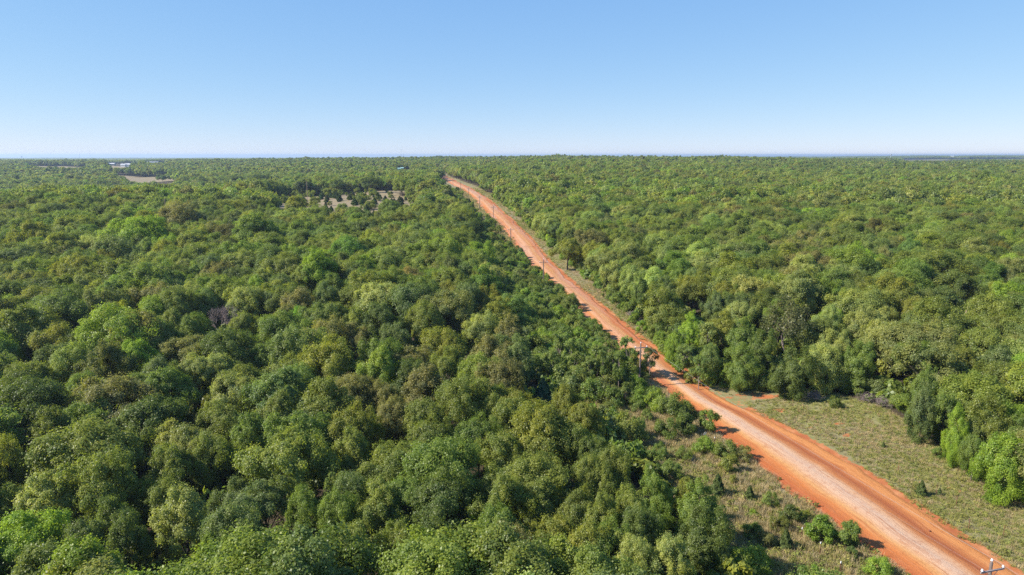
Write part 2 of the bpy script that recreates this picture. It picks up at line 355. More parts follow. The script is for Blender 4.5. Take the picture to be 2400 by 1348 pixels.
def road_mat():
    m, t, out = newmat("graded_red_dirt"); p = N(t, "ShaderNodeBsdfPrincipled"); p.inputs['Roughness'].default_value = .9
    p.inputs['Specular IOR Level'].default_value = .15
    uv = N(t, "ShaderNodeUVMap", uv_map="UVMap"); tc = N(t, "ShaderNodeTexCoord"); co = tc.outputs['Object']
    sx = N(t, "ShaderNodeSeparateXYZ"); t.links.new(uv.outputs[0], sx.inputs[0])
    wob = math_(t, 'MULTIPLY', math_(t, 'SUBTRACT', noise(t, mapping(t, uv.outputs[0], (1.5, .035, 1)), 1.0, 3), .5), .16)
    streak = noise(t, mapping(t, uv.outputs[0], (34, .09, 1)), 1.0, 4, .6)
    fine = noise(t, mapping(t, uv.outputs[0], (110, .25, 1)), 1.0, 3, .6)
    x = math_(t, 'ADD', sx.outputs[0], wob)
    x = math_(t, 'ADD', x, math_(t, 'MULTIPLY', math_(t, 'SUBTRACT', streak, .5), .07))
    near = ramp(t, x, [(.0, (0.233, 0.057, 0.022)), (.08, (0.382, 0.104, 0.030)), (.21, (0.445, 0.151, 0.044)), (.29, (0.496, 0.248, 0.092)), (.38, (0.507, 0.314, 0.194)), (.47, (0.452, 0.304, 0.214)), (.56, (0.517, 0.304, 0.173)), (.63, (0.403, 0.156, 0.057)), (.72, (0.276, 0.078, 0.029)), (.80, (0.382, 0.130, 0.042)), (.87, (0.488, 0.203, 0.067)), (1., (0.456, 0.172, 0.049))])
    farc = ramp(t, x, [(.0, (0.403, 0.114, 0.032)), (.12, (0.466, 0.140, 0.035)), (.3, (0.488, 0.198, 0.063)), (.42, (0.488, 0.260, 0.140)), (.55, (0.445, 0.198, 0.076)), (.65, (0.488, 0.250, 0.105)), (.8, (0.360, 0.125, 0.046)), (1., (0.350, 0.109, 0.038))])
    pale = ramp(t, noise(t, mapping(t, uv.outputs[0], (1.2, .011, 1)), 1.0, 2), [(.42, 0.), (.62, 1.)])
    fm = ramp(t, math_(t, 'MULTIPLY', sx.outputs[1], .005), [(.56, 0.), (.75, 1.)])     # 110..150 m along the road
    farc = mixc(t, math_(t, 'MULTIPLY', pale, .75), farc, (0.424, 0.265, 0.185))
    c = mixc(t, fm, near, farc)
    c = mixc(t, math_(t, 'MULTIPLY', ramp(t, fine, [(.5, 0.), (.75, 1.)]), .35), c, (0.530, 0.302, 0.165))
    c = mixc(t, math_(t, 'MULTIPLY', ramp(t, streak, [(.3, 1.), (.48, 0.)]), .55), c, (0.254, 0.078, 0.029))
    c = mixc(t, math_(t, 'MULTIPLY', ramp(t, noise(t, co, 1.1, 8, .78), [(.5, 0.), (.66, 1.)]), .5), c, (0.318, 0.104, 0.035))
    t.links.new(c, p.inputs['Base Color'])
    h = math_(t, 'ADD', math_(t, 'MULTIPLY', fine, .5), noise(t, co, 5., 5, .7))
    b = N(t, "ShaderNodeBump"); b.inputs['Strength'].default_value = .7; b.inputs['Distance'].default_value = .12
    t.links.new(h, b.inputs['Height']); t.links.new(b.outputs[0], p.inputs['Normal'])
    t.links.new(p.outputs[0], out.inputs[0]); return m
M_GROUND = ground_mat(); M_ROAD = road_mat()

def zone(X, Y):
    """red: bare soil, green: grass instead of wood floor, blue: dry"""
    Z = np.zeros(X.shape + (4,)); Z[..., 3] = 1
    cor = in_poly(X, Y, CORR); clr = clearing(X, Y)
    l, r = road_lr(Y); dl = l - X; dr = X - r
    d = np.maximum(dl, dr)
    near = Y < 1100
    dirt = np.where(near, np.clip(1.05 - np.maximum(d, 0)/2.2, 0, 1), 0)
    dirt = np.where(in_poly(X, Y, APRON), .5, dirt)
    for cx, cy, rx, ry, an in SCARS:
        ux = (X-cx)*math.cos(an)+(Y-cy)*math.sin(an); uy = -(X-cx)*math.sin(an)+(Y-cy)*math.cos(an)
        dirt = np.maximum(dirt, .95*np.exp(-((ux/rx)**2+(uy/ry)**2)))
    dirt = np.maximum(dirt, np.where((vnoise(X, Y, 3.5, 9) > .9) & cor & (dr > 4), .42, .0))
    dirt = np.where(clr, .36 + .06*(Y < 600), dirt)
    Z[..., 0] = dirt*.9
    Z[..., 1] = (cor | clr) | (near & (d < 6) & (Y > 600))
    dry = np.where(dl > 0, .75 + .25*(vnoise(X, Y, 14, 6)-.5), .58 + .7*(vnoise(X, Y, 16, 7)-.5))
    px = 1200 + F*X/np.maximum(Y, 1)
    dry = np.where(clr, np.where(px > 1900, .05, 1.), dry)
    Z[..., 2] = np.clip(dry, 0, 1)
    return Z
# one sheet, fine near the camera and coarse far away
dist = np.concatenate([[-60, -20, 5, 20], np.geomspace(35, 30000, 700)])
tanv = np.linspace(-1.15, 1.15, 520)
YY, TT = np.meshgrid(dist, tanv, indexing='ij')
XX = TT*(np.abs(YY)+40)
ZZ = ground(XX, YY)
nr, nc = XX.shape
me = bpy.data.meshes.new("ground"); me.vertices.add(nr*nc)
me.vertices.foreach_set("co", np.stack([XX, YY, ZZ], -1).astype(np.float32).ravel())
ii, jj = np.meshgrid(np.arange(nr-1), np.arange(nc-1), indexing='ij'); b0 = (ii*nc+jj)
fq = np.stack([b0, b0+1, b0+nc+1, b0+nc], -1).reshape(-1, 4)
me.loops.add(fq.size); me.loops.foreach_set("vertex_index", fq.astype(np.int32).ravel())
me.polygons.add(len(fq)); me.polygons.foreach_set("loop_start", (np.arange(len(fq))*4).astype(np.int32)); me.polygons.foreach_set("loop_total", np.full(len(fq), 4, np.int32))
a = me.attributes.new("zone", 'FLOAT_COLOR', 'POINT'); a.data.foreach_set("color", zone(XX, YY).astype(np.float32).ravel())
me.polygons.foreach_set("use_smooth", np.ones(len(fq), bool)); me.materials.append(M_GROUND); me.update(calc_edges=True)
o = ob("ground", me); o['kind'] = 'structure'; o['label'] = 'grass, leaf litter and red soil under the woods and beside the road'

# the road: a crowned sheet with a low windrow along each edge
ys = np.concatenate([np.arange(-40, 160, 1.5), np.arange(160, 500, 3), np.arange(500, 1100, 8)])
l, r = road_lr(ys)
l = l - .7*vnoise(ys, ys*0, 4, 21) - .7*vnoise(ys, ys*0, 1.6, 22) + .4; r = r + 1.0*vnoise(ys, ys*0, 5, 23) + 1.0*vnoise(ys, ys*0, 1.9, 24) - 1.3
tt = np.array([0, .03, .08, .14, .2, .3, .4, .5, .6, .7, .78, .86, .92, .97, 1.])
pr = np.array([-.12, .05, .20, .10, .10, .17, .22, .24, .22, .15, .08, .12, .16, .05, -.12])
XR = l[:, None] + (r-l)[:, None]*tt; YR = np.repeat(ys[:, None], len(tt), 1)
rut = .05*np.sin(tt*40)[None, :] + .07*(vnoise(XR, YR, 2.5, 31)-.5)
ZR = ground(XR, YR) + pr + rut*(pr > 0) + .02
nr, nc = XR.shape; me = bpy.data.meshes.new("dirt_road")
ii, jj = np.meshgrid(np.arange(nr-1), np.arange(nc-1), indexing='ij'); b0 = ii*nc+jj
fq = np.stack([b0, b0+1, b0+nc+1, b0+nc], -1).reshape(-1, 4)
me.from_pydata(np.stack([XR, YR, ZR], -1).reshape(-1, 3).tolist(), [], fq.tolist())
uvl = me.uv_layers.new(name="UVMap"); UV = np.stack([np.broadcast_to(tt, XR.shape), YR], -1).reshape(-1, 2)
vi = np.zeros(len(me.loops), np.int32); me.loops.foreach_get("vertex_index", vi); uvl.data.foreach_set("uv", UV[vi].astype(np.float32).ravel())
me.polygons.foreach_set("use_smooth", [True]*len(me.polygons)); me.materials.append(M_ROAD); me.update()
o = ob("dirt_road", me); o['kind'] = 'structure'; o['label'] = 'graded red dirt road running straight through the woods'

# ------------------------------------------------------------------ plants: prototypes
def unit(v): return v/(np.linalg.norm(v, axis=-1, keepdims=True)+1e-9)
def leaf_quads(P, Nrm, size, g, asp=1.5):
    """flat leaf sprays at P with normals Nrm"""
    n = len(P); r_ = unit(g.normal(size=(n, 3))); a = unit(np.cross(Nrm, r_)); b = np.cross(Nrm, a)
    s = size*(.65 + .7*g.random(n)); L_ = (s*asp/2)[:, None]; W = (s/2)[:, None]
    return np.stack([P - a*L_, P + b*W - a*L_*.1, P + a*L_, P - b*W - a*L_*.1], 1)
def crown_pts(seed, Rr, Hr, cz, nclump, nleaf, flat=.0, low=-.45, rc=(.22, .36), shell=.75, lobes=None):
    """leaf positions of a crown: boughs on the crown's shell, tufts on the boughs, leaf sprays on the tufts"""
    g = np.random.default_rng(seed); ph = g.random(6)*6.28
    nb = max(5, int(nclump/3.2)); B = []; RB = []
    for k in range(nb):
        zz = low + (1-low)*((k+.5)/nb)**.8 + g.normal()*.08; az = k*2.39996 + g.normal()*.5
        q = math.sqrt(max(0, 1-min(1, abs(zz))**2)); rr = g.uniform(.42, .82)*(1+.18*math.sin(2*az+ph[1]))
        B.append((q*math.cos(az)*Rr*rr, q*math.sin(az)*Rr*rr, np.clip(zz, -1, 1)*Hr*(.85*rr+.2))); RB.append(g.uniform(.30, .50)*Rr)
    B = np.array(B); RB = np.array(RB)
    nt_ = max(int(nclump*4.6), 14); k = g.choice(nb, nt_, p=RB**2/(RB**2).sum())
    d = unit(g.normal(size=(nt_, 3)) + unit(B[k])*.7 + np.array([0, 0, .4])); C = B[k] + d*(RB[k]*g.uniform(.5, 1.28, nt_))[:, None]*np.array([1, 1, .9])
    RC = g.uniform(rc[0], rc[1], nt_)*Rr*.49*g.uniform(.75, 1.25, nt_)
    wt = RC**2; wt /= wt.sum(); k = g.choice(nt_, nleaf, p=wt)
    d = unit(g.normal(size=(nleaf, 3)) + unit(C[k])*.45 + np.array([0, 0, .35]))
    st = g.random(nleaf) < .2
    rad = RC[k]*np.where(st, g.uniform(1., 1.75, nleaf), shell + (1.03-shell)*g.random(nleaf)**.6)
    P = C[k] + d*rad[:, None]*np.array([1, 1, .95])
    Nrm = unit(d*.45 + unit(P*np.array([1, 1, 1.3]))*.55 + np.array([0, 0, .3]) + g.normal(size=(nleaf, 3))*.5)
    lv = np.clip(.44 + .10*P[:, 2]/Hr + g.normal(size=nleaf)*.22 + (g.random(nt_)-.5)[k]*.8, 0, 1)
    P[:, 2] += cz
    return P, Nrm, lv, C + np.array([0, 0, cz]), RC, g
def limbs(C, cz, Rr, g, h0=1.2, r0=.24, n=8):
    s = Solid(); lean = g.normal(size=2)*.25
    top = np.array([lean[0]*1.5, lean[1]*1.5, cz + .2*Rr])
    path = [(0, 0, -.6), (lean[0]*.2, lean[1]*.2, h0), (lean[0]*.7, lean[1]*.7, cz*.65), tuple(top)]
    s.tube(path, [r0*1.35, r0, r0*.8, r0*.35], 7)
    for k in g.choice(len(C), min(n, len(C)), replace=False):
        c = C[k]; f = g.uniform(.25, .8); st = np.array([lean[0]*f, lean[1]*f, h0 + (cz-h0)*f*.9])
        m = st*.45 + c*.55 + np.array([0, 0, .35]) + g.normal(size=3)*.2
        s.tube([st, m, c], [r0*.5, r0*.32, r0*.12], 5)
    return s
FCOL = {}
def proto(name, parts):
    """a dictionary of part name -> mesh"""
    FCOL[name] = parts; return name
# shape: broadleaf crown radius 5, top near 10 m
SHAPES = [(5.0, 3.7, 6.1, 40, 1), (5.0, 3.2, 6.4, 34, 2), (4.6, 4.2, 5.9, 44, 3), (5.2, 3.4, 6.2, 30, 4), (4.8, 3.9, 6.0, 50, 5),
          (5.0, 4.0, 6.1, 26, 6), (4.4, 4.5, 5.6, 38, 7), (5.3, 3.3, 6.5, 44, 8), (4.9, 3.6, 6.2, 36, 12), (4.7, 4.1, 5.8, 32, 14)]
OAK = []
for i, (a_, b_, cz, nc_, sd_) in enumerate(SHAPES):
    P, Nn, lv, C, RC, g = crown_pts(sd_*77, a_, b_, cz, nc_, 42000)
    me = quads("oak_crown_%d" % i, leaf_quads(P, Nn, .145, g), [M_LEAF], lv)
    s = limbs(C, cz, a_, g)
    OAK.append((me, s.mesh("oak_trunk_%d" % i, M_BARK)))
    FCOL["near%02d" % i] = (P, Nn, lv, C, s)
SKIRT = []
for i, (a_, b_, cz, nc_, sd_) in enumerate(((4.6, 4.7, 4.9, 46, 21), (4.9, 4.5, 4.8, 52, 22), (4.4, 4.9, 5.0, 42, 23))):
    P, Nn, lv, C, RC, g = crown_pts(sd_*77, a_, b_, cz, nc_, 50000, low=-.98); kp = P[:, 2] > .1
    SKIRT.append((quads("edge_crown_%d" % i, leaf_quads(P[kp], Nn[kp], .145, g), [M_LEAF], lv[kp]), limbs(C, cz, a_, g).mesh("edge_trunk_%d" % i, M_BARK)))
# thin-foliaged oaks that show their branches
THIN = []
for i, sd_ in enumerate((31, 32)):
    P, Nn, lv, C, RC, g = crown_pts(sd_*77, 4.9, 4.0, 6.0, 30, 6500, shell=.5)
    THIN.append((quads("thin_crown_%d" % i, leaf_quads(P, Nn, .22, g), [M_LEAF], lv), limbs(C, 6., 4.9, g, n=22, r0=.26).mesh("thin_trunk_%d" % i, M_DEAD)))
# upright young trees (narrow, wispy)
UPR = []
for i, sd_ in enumerate((41, 42, 43)):
    P, Nn, lv, C, RC, g = crown_pts(sd_*77, 1.7, 3.4, 4.3, 26, 9000, rc=(.24, .42), shell=.4, low=-.9)
    UPR.append((quads("upright_crown_%d" % i, leaf_quads(P, Nn, .11, g), [M_LEAF], lv), limbs(C, 4.3, 1.7, g, r0=.09, n=10, h0=.8).mesh("upright_trunk_%d" % i, M_DEAD)))
# shrubs and saplings, foliage down to the ground; radius 1.5, height about 2.6
SHR = []
for i, (sd_, a_, b_, cz, nc_) in enumerate(((51, 1.5, 1.2, 1.1, 26), (52, 1.5, 1.0, .9, 30), (53, 1.3, 1.4, 1.3, 26), (54, 1.2, 1.6, 1.5, 24), (55, 1.6, 1.1, 1.0, 30), (56, 1.25, 1.3, 1.2, 24))):
    P, Nn, lv, C, RC, g = crown_pts(sd_*77, a_, b_, cz, nc_, 8500, rc=(.30, .50), shell=.3, low=-.98)
    keep = P[:, 2] > .05; P, Nn, lv = P[keep], Nn[keep], lv[keep]
    s = Solid()
    for k in range(min(8, len(C))):
        c = C[-k-1]; s.tube([(g.normal()*.12, g.normal()*.12, -.2), c*np.array([.45, .45, .55]), c], [.035, .025, .01], 5)
    SHR.append((quads("shrub_foliage_%d" % i, leaf_quads(P, Nn, .092, g), [M_LEAF], lv), s.mesh("shrub_stem_%d" % i, M_BARK)))
# red cedars: dense cone, height 3
CED = []
for i, sd_ in enumerate((61, 62, 63)):
    g = np.random.default_rng(sd_); n = 6000
    h = g.random(n)**1.25; az = g.random(n)*6.283
    tier = 1 + .22*np.sin(az*5+h*11+sd_) + .15*np.sin(az*3-h*23)
    rr = 1.05*(1-h)**.75*(.25+.75*np.minimum(1, h*6+.35))*tier*(.6+.42*g.random(n)**.5)
    P = np.stack([rr*np.cos(az), rr*np.sin(az), .12+h*2.95], 1)
    Nn = unit(np.stack([np.cos(az), np.sin(az), .35+0*az], 1) + g.normal(size=(n, 3))*.6)
    lv = np.clip(.45 + g.normal(size=n)*.22, 0, 1)
    s = Solid().tube([(0, 0, -.3), (0, 0, 1.2), (0, 0, 2.8)], [.09, .06, .02], 6)
    CED.append((quads("cedar_foliage_%d" % i, leaf_quads(P, Nn, .12, g, 1.9), [M_NEEDLE], lv), s.mesh("cedar_trunk_%d" % i, M_BARK)))
def bare_tree(seed, H, spread, depth=5, r0=.2, twist=.35, nb=3, mat=M_DEAD, name="dead", forks=2):
    g = np.random.default_rng(seed); main = Solid(); twigs = Solid()
    def grow(p, d, L_, r_, lev):
        q = p + d*L_ + g.normal(size=3)*.06*L_; mid = (p+q)/2 + g.normal(size=3)*.07*L_
        (main if lev < 2 else twigs).tube([p, mid, q], [r_, r_*.85, r_*.66], 6 if lev < 2 else 4)
        if lev >= depth: return
        for k in range(nb + (lev > 1)):
            nd = unit(d + g.normal(size=3)*twist*(1+.25*lev) + np.array([0, 0, .12])*spread)
            grow(q if k < 2 else mid*.4+q*.6, nd, L_*g.uniform(.6, .82), r_*.62, lev+1)
    for k in range(forks):
        a_ = k*2.6+g.random()
        grow(np.array([.1*k, 0, -.4]), unit(np.array([math.cos(a_)*.28, math.sin(a_)*.28, 1.])), H*.36, r0, 0)
    return main.mesh(name+"_trunk", mat), twigs.mesh(name+"_branches", mat)

TINT = {'O': (0.211, 0.251, 0.068), 'Y': (.250, .268, .060), 'G': (0.183, 0.251, 0.066), 'B': (0.171, 0.223, 0.097), 'P': (0.326, 0.365, 0.149),
        'D': (0.135, 0.181, 0.055), 'T': (.245, .240, .108), 'L': (0.246, 0.350, 0.055), 'W': (0.235, 0.303, 0.105)}
TNAME = {'O': 'olive', 'Y': 'yellow-olive', 'G': 'fresh green', 'B': 'blue-green', 'P': 'pale-tipped', 'D': 'dark green', 'T': 'tan-tinged', 'L': 'lime green', 'W': 'wispy green'}
def jit(c, g=None, a=.10):
    c = np.array(TINT[c]) if isinstance(c, str) else np.array(c); k = rng.normal(size=3)*a*.35 + rng.normal()*a
    return tuple(float(x) for x in np.clip(c*(1+k), .01, .6))

# ------------------------------------------------------------------ individual trees of the wood: pixel column, row of the crown's centre, width, tint
TREES = """43 927 100 O,60 968 170 D,133 1023 68 G,216 1000 112 G,266 957 165 T,349 1003 160 D,200 920 110 G,400 927 110 G,206 1086 225 O,30 1132 90 Y,
392 1116 115 O,20 1200 110 O,110 1199 140 P,66 1282 185 L,240 1172 145 O,266 1250 115 D,432 1249 150 P,385 1172 100 O,200 1306 130 D,305 1322 110 D,546 927 120 P,
523 1000 120 O,590 1043 110 G,497 1086 90 O,666 993 110 O,696 1043 145 G,762 977 155 O,813 943 125 T,900 950 62 T,925 993 100 T,829 1033 108 Y,829 1090 108 O,
666 1113 180 O,918 1106 150 O,546 1182 100 B,623 1192 125 B,812 1186 92 B,895 1203 120 O,955 1182 140 G,556 1282 135 B,646 1312 105 L,796 1235 90 G,845 1312 145 O,939 1312 105 O,
510 1335 90 G,720 1220 85 G,1000 930 130 T,990 993 108 O,1070 973 115 O,1146 963 100 O,1213 960 90 Y,1176 913 105 T,1319 966 84 Y,1372 983 84 Y,
1010 1060 110 O,1120 1040 100 G,1073 1062 72 G,1253 1040 180 Y,1176 1093 118 O,1352 1060 108 O,1386 1086 86 D,1023 1133 180 G,1259 1139 170 O,1166 1159 110 O,1385 1139 86 O,
1036 1203 150 D,1176 1219 135 O,1276 1192 140 O,1359 1216 105 O,1160 1282 145 G,1309 1272 125 Y,1193 1325 115 T,1372 1299 115 Y,1020 1296 100 D,1259 1330 100 O,1050 1338 80 B,
1440 1129 88 O,1406 1145 85 O,1535 1160 84 G,1638 1188 125 G,1646 1245 135 D,1483 1219 90 O,1491 1258 98 D,1411 1245 105 O,1425 1289 105 G,1478 1326 92 P,1561 1322 100 P,1612 1150 50 Y,
33 707 108 D,156 729 108 D,245 725 72 L,222 782 62 G,267 796 64 G,334 765 90 P,67 796 145 O,122 803 90 D,200 818 80 O,22 840 72 L,145 851 98 D,412 773 80 O,456 785 80 G,
311 851 108 L,78 896 118 O,378 896 90 B,463 885 84 P,289 718 70 O,367 713 98 T,434 702 90 P,156 662 80 Y,502 662 60 T,576 658 52 G,618 669 60 P,662 680 60 B,714 662 70 O,
780 685 70 G,847 669 66 G,569 718 80 P,702 729 88 T,580 769 62 O,654 782 108 G,716 791 90 G,636 836 108 G,791 751 80 O,836 773 80 O,892 769 90 D,903 707 118 P,525 835 115 D,
758 836 62 G,836 807 70 T,513 873 108 P,560 905 105 O,780 880 116 Y,680 885 100 O,892 863 108 G,814 920 108 T,925 809 70 B,1000 762 90 O,989 713 70 G,1089 707 80 B,
1056 673 96 O,1167 736 116 Y,1134 782 70 P,1195 791 86 T,1033 813 125 Y,1178 825 106 B,1145 851 98 T,1218 851 86 B,1178 880 80 T,967 862 98 T,1045 873 80 O,967 902 120 D,933 807 68 B,
40 515 50 B,120 507 70 B,88 544 50 G,173 541 105 O,341 528 68 Y,330 555 112 L,427 520 96 T,520 539 50 T,600 560 112 G,507 581 60 G,395 581 60 L,387 603 78 Y,75 573 88 Y,
53 619 88 B,320 624 60 B,227 592 80 P,187 645 105 Y,507 645 70 T,693 491 66 Y,635 507 50 G,701 552 98 G,624 565 70 D,867 528 60 D,915 491 42 G,1105 545 62 D,1095 512 46 D,875 560 60 T,
1027 568 60 L,1080 573 60 O,747 653 98 L,95 443 46 D,130 462 40 D,560 428 44 D,605 425 54 D,480 434 36 D,225 452 44 O,300 450 50 Y,350 452 46 G,715 440 40 D,790 436 40 D,868 430 44 D,
1628 688 88 Y,1727 680 62 T,1788 675 80 G,1882 653 98 P,1647 635 96 P,1732 747 80 P,1553 688 80 B,1674 726 60 B,1620 774 68 L,1580 800 52 L,1665 840 58 W,1740 800 88 G,1740 848 84 G,
1783 822 66 G,1860 867 86 D,1927 848 98 P,1954 752 52 L,1567 616 46 G,1740 595 70 O,1847 600 112 T,2008 600 50 L,2080 707 122 Y,2174 645 140 O,2027 774 108 P,2008 850 88 G,1947 812 86 P,
2187 774 130 O,2134 782 60 B,2155 848 98 G,2320 760 98 O,2254 690 80 D,2240 867 90 Y,2334 880 98 B,2360 707 80 L,2167 925 78 G,2330 920 90 O,2162 969 72 B,2214 969 78 G,2240 1022 58 L,
2304 995 115 O,2375 987 90 L,2350 1090 108 L,2285 1056 60 G,2390 1034 80 G,1960 655 84 P,1380 575 74 T,1330 590 70 Y,1285 500 46 T,1480 600 60 O,1250 470 40 D,1430 650 60 P,1500 690 58 G"""
EXPL = []
for e in TREES.replace("\n", "").split(","):
    x, y, w_, c = e.split(); x, y, w_ = float(x), float(y), float(w_)
    hc = 6.2
    for _ in range(3):
        X, Y = at(x, y, hc); zc = Y*cp - (gz(X, Y)+hc-CAMZ)*sp; r_ = w_/2*zc/F*1.0; s_ = r_/5; sz = .55+.45*s_; hc = 6.2*sz
    EXPL.append((X, Y, r_, c))
EX = np.array([(a, b, c) for a, b, c, _ in EXPL])
KEEPOUT = [at(527, 800)+(3.6,), at(1842, 838)+(3.,), at(2248, 752)+(4.5,), at(1567, 1285)+(2.5,), at(455, 1010)+(2.4,), at(1273, 960)+(2.6,)]
def scatter(x0, x1, y0, y1, cell, jt=.42):
    nx = int((x1-x0)/cell)+1; ny = int((y1-y0)/(cell*.93))
    gx, gy = np.meshgrid(np.arange(nx), np.arange(ny)); gx = gx + .5*(gy % 2)
    X = x0 + (gx + (rng.random(gx.shape)-.5)*2*jt)*cell; Y = y0 + (gy + (rng.random(gx.shape)-.5)*2*jt)*cell*.93
    return X.ravel(), Y.ravel()
def wood_tint(X, Y):
    """patches of species in the wood"""
    n = len(X); base = np.array([TINT[k] for k in "OYGBPDTL"])
    wts = np.stack([.9+0*X, .35+.9*vnoise(X, Y, 60, 41), .55+.8*vnoise(X, Y, 45, 42), .30+.6*vnoise(X, Y, 50, 43), .30+.8*vnoise(X, Y, 40, 44), .2+1.1*vnoise(X, Y, 80, 46)**2, .16+.35*vnoise(X, Y, 70, 45), .22+0*X], 1)
    wts /= wts.sum(1, keepdims=True); k = (rng.random(n)[:, None] > np.cumsum(wts, 1)).sum(1).clip(0, 7)
    c = base[k]*.66 + base[0]*.17 + base[2]*.17
    return np.clip(c*(1 + rng.normal(size=(n, 1))*.12 + rng.normal(size=(n, 3))*.05), .01, .5), k
# fill between the listed crowns
X, Y = scatter(-420, 420, 46, 330, 6.8)
ok = (np.abs(X) < Y*.80 + 14) & ~in_poly(X, Y, CORR) & ~clearing(X, Y)
X, Y = X[ok], Y[ok]
r_ = 3.2 + 3.0*rng.random(len(X))**1.3
keep = np.ones(len(X), bool)
for ex, ey, er in EX: keep &= np.hypot(X-ex, Y-ey) > (er*.72 + r_*.62)
for ex, ey, er in KEEPOUT: keep &= np.hypot(X-ex, Y-ey) > (er + r_*.8)
l, rr_ = road_lr(Y); keep &= (X < l-r_-1) | (X > rr_+r_*.8+1)
keep &= ~hides(X, Y, r_, 9.5*(.55+.09*r_))
X, Y, r_ = X[keep], Y[keep], r_[keep]
tn, tk = wood_tint(X, Y)
ALL = [(x, y, r, c, tuple(float(v) for v in np.clip(np.array(TINT[c])*(1+rng.normal()*.07), 0, 1))) for x, y, r, c in EXPL]
ALL += [(float(x), float(y), float(r), "OYGBPDTL"[k], tuple(float(v) for v in t_)) for x, y, r, k, t_ in zip(X, Y, r_, tk, tn)]
def showing(x, y, r):
    px, py, zc = pix(np.float64(x), np.float64(y), 6.); rp = r*F/zc
    inside = (-rp*.5 < px < 2400+rp*.5) and (py-rp < 1348)
    return rp if inside else -1
def edge(x, y): return any(bool(in_poly(np.float64(x+dx), np.float64(y+dy), CORR)) for dx, dy in ((8, 0), (-8, 0), (-13, 0), (0, -9), (0, -15), (-9, -9), (6, -5)))
sized = sorted(((showing(x, y, r)*(2.2 if y < 170 and edge(x, y) else 1), i) for i, (x, y, r, c, t_) in enumerate(ALL)), reverse=True)
indiv = [i for s_, i in sized[:300] if s_ > 0]; rest = [i for s_, i in sized if i not in set(indiv)]
def tree_scale(r): s_ = r/5.; return s_, .55+.45*s_
# labels: row counted up from the photograph's lower edge, place in the row counted from the road
def rows_label(items, step):
    """items: (x, y, left?) -> (row, rank) with both counted per side"""
    out = {}
    for side in (True, False):
        ids = [i for i, (x, y, s_) in enumerate(items) if s_ == side]
        if not ids: continue
        ids.sort(key=lambda i: items[i][1])
        nrow = max(1, math.ceil(len(ids)/step)); 
        for rI in range(nrow):
            grp = ids[rI*step:(rI+1)*step]
            grp.sort(key=lambda i: abs(items[i][0] - float(np.mean(road_lr(items[i][1])))))
            for k, i in enumerate(grp): out[i] = (rI+1, k+1)
    return out
items = [(ALL[i][0], ALL[i][1], ALL[i][0] < float(road_lr(ALL[i][1])[0])) for i in indiv]
rl = rows_label(items, 14)
for n_, i in enumerate(indiv):
    x, y, r, c, t_ = ALL[i]; s_, sz = tree_scale(r)
    v = int(rng.integers(0, len(OAK))); cm, tm = OAK[v]
    if edge(x, y): cm, tm = SKIRT[v % 3]
    row, k = rl[n_]; size = 'small' if r < 3.4 else 'mid-sized' if r < 4.6 else 'broad' if r < 6 else 'very broad'
    lab = "%s %s oak, %s wood, %s row from bottom, %s from road" % (size, TNAME[c], 'left' if items[n_][2] else 'right', ordinal(row), ordinal(k))
    e = thing("oak_tree", lab, "tree", (x, y, gz(x, y)), float(rng.random()*6.28), "oak trees of the wood", (s_, s_, sz*(1+.08*float(rng.normal()))))
    cr = ob("crown", cm, e); cr['tint'] = [float(v_) for v_ in t_]
    ob("trunk", tm, e)

# ------------------------------------------------------------------ the rest of the wood: one object of instances
protos = bpy.data.collections.new("wood_prototypes")
def padd(name, V, lv, solid=None, mats=None, col=protos):
    ex = None
    if solid is not None: sv, sf = solid.arr(); ex = (sv, sf, 1)
    me = quads(name, V, mats or [M_LEAF, M_BARK], lv, ex); o = bpy.data.objects.new(name, me); col.objects.link(o); return o
for i in range(len(SHAPES)):
    P, Nn, lv, C, s = FCOL["near%02d" % i]; g = np.random.default_rng(900+i)
    padd("a_near_%02d" % i, leaf_quads(P, Nn, .145, g), lv, s)
NN = len(SHAPES)
for i in range(8):                                                     # seen from 330 m on
    a_, b_, cz, nc_, sd_ = SHAPES[i]
    P, Nn, lv, C, RC, g = crown_pts(sd_*77, a_, b_, cz, nc_, 3200)
    padd("b_mid_%02d" % i, leaf_quads(P, Nn, .52, g, 1.2), lv, limbs(C, cz, a_, g, n=3))
for i in range(6):                                                     # from 900 m on
    a_, b_, cz, nc_, sd_ = SHAPES[i]
    P, Nn, lv, C, RC, g = crown_pts(sd_*77, a_, b_, cz, 24, 650)
    padd("c_far_%02d" % i, leaf_quads(P, Nn, 1.15, g, 1.1), lv)
for i in range(5):                                                     # from 2.2 km on: 50 m of wood at a time
    g = np.random.default_rng(700+i); V_ = []; L_ = []
    for gx in range(8):
        for gy in range(8):
            x = (gx-3.5+g.uniform(-.4, .4))*6.6; y = (gy-3.5+g.uniform(-.4, .4))*6.6; rr = g.uniform(3.2, 5.2); h_ = g.uniform(-1.5, 2)
            P, Nn, lv, C, RC, g2 = crown_pts(int(g.integers(1e6)), rr, rr*.75, 6.3+h_, 10, 90)
            P += np.array([x, y, 0]); V_.append(leaf_quads(P, Nn, 2.1, g2, 1.1)); L_.append(np.clip(lv+g.normal()*.18, 0, 1))
    padd("d_patch_%02d" % i, np.concatenate(V_), np.concatenate(L_))
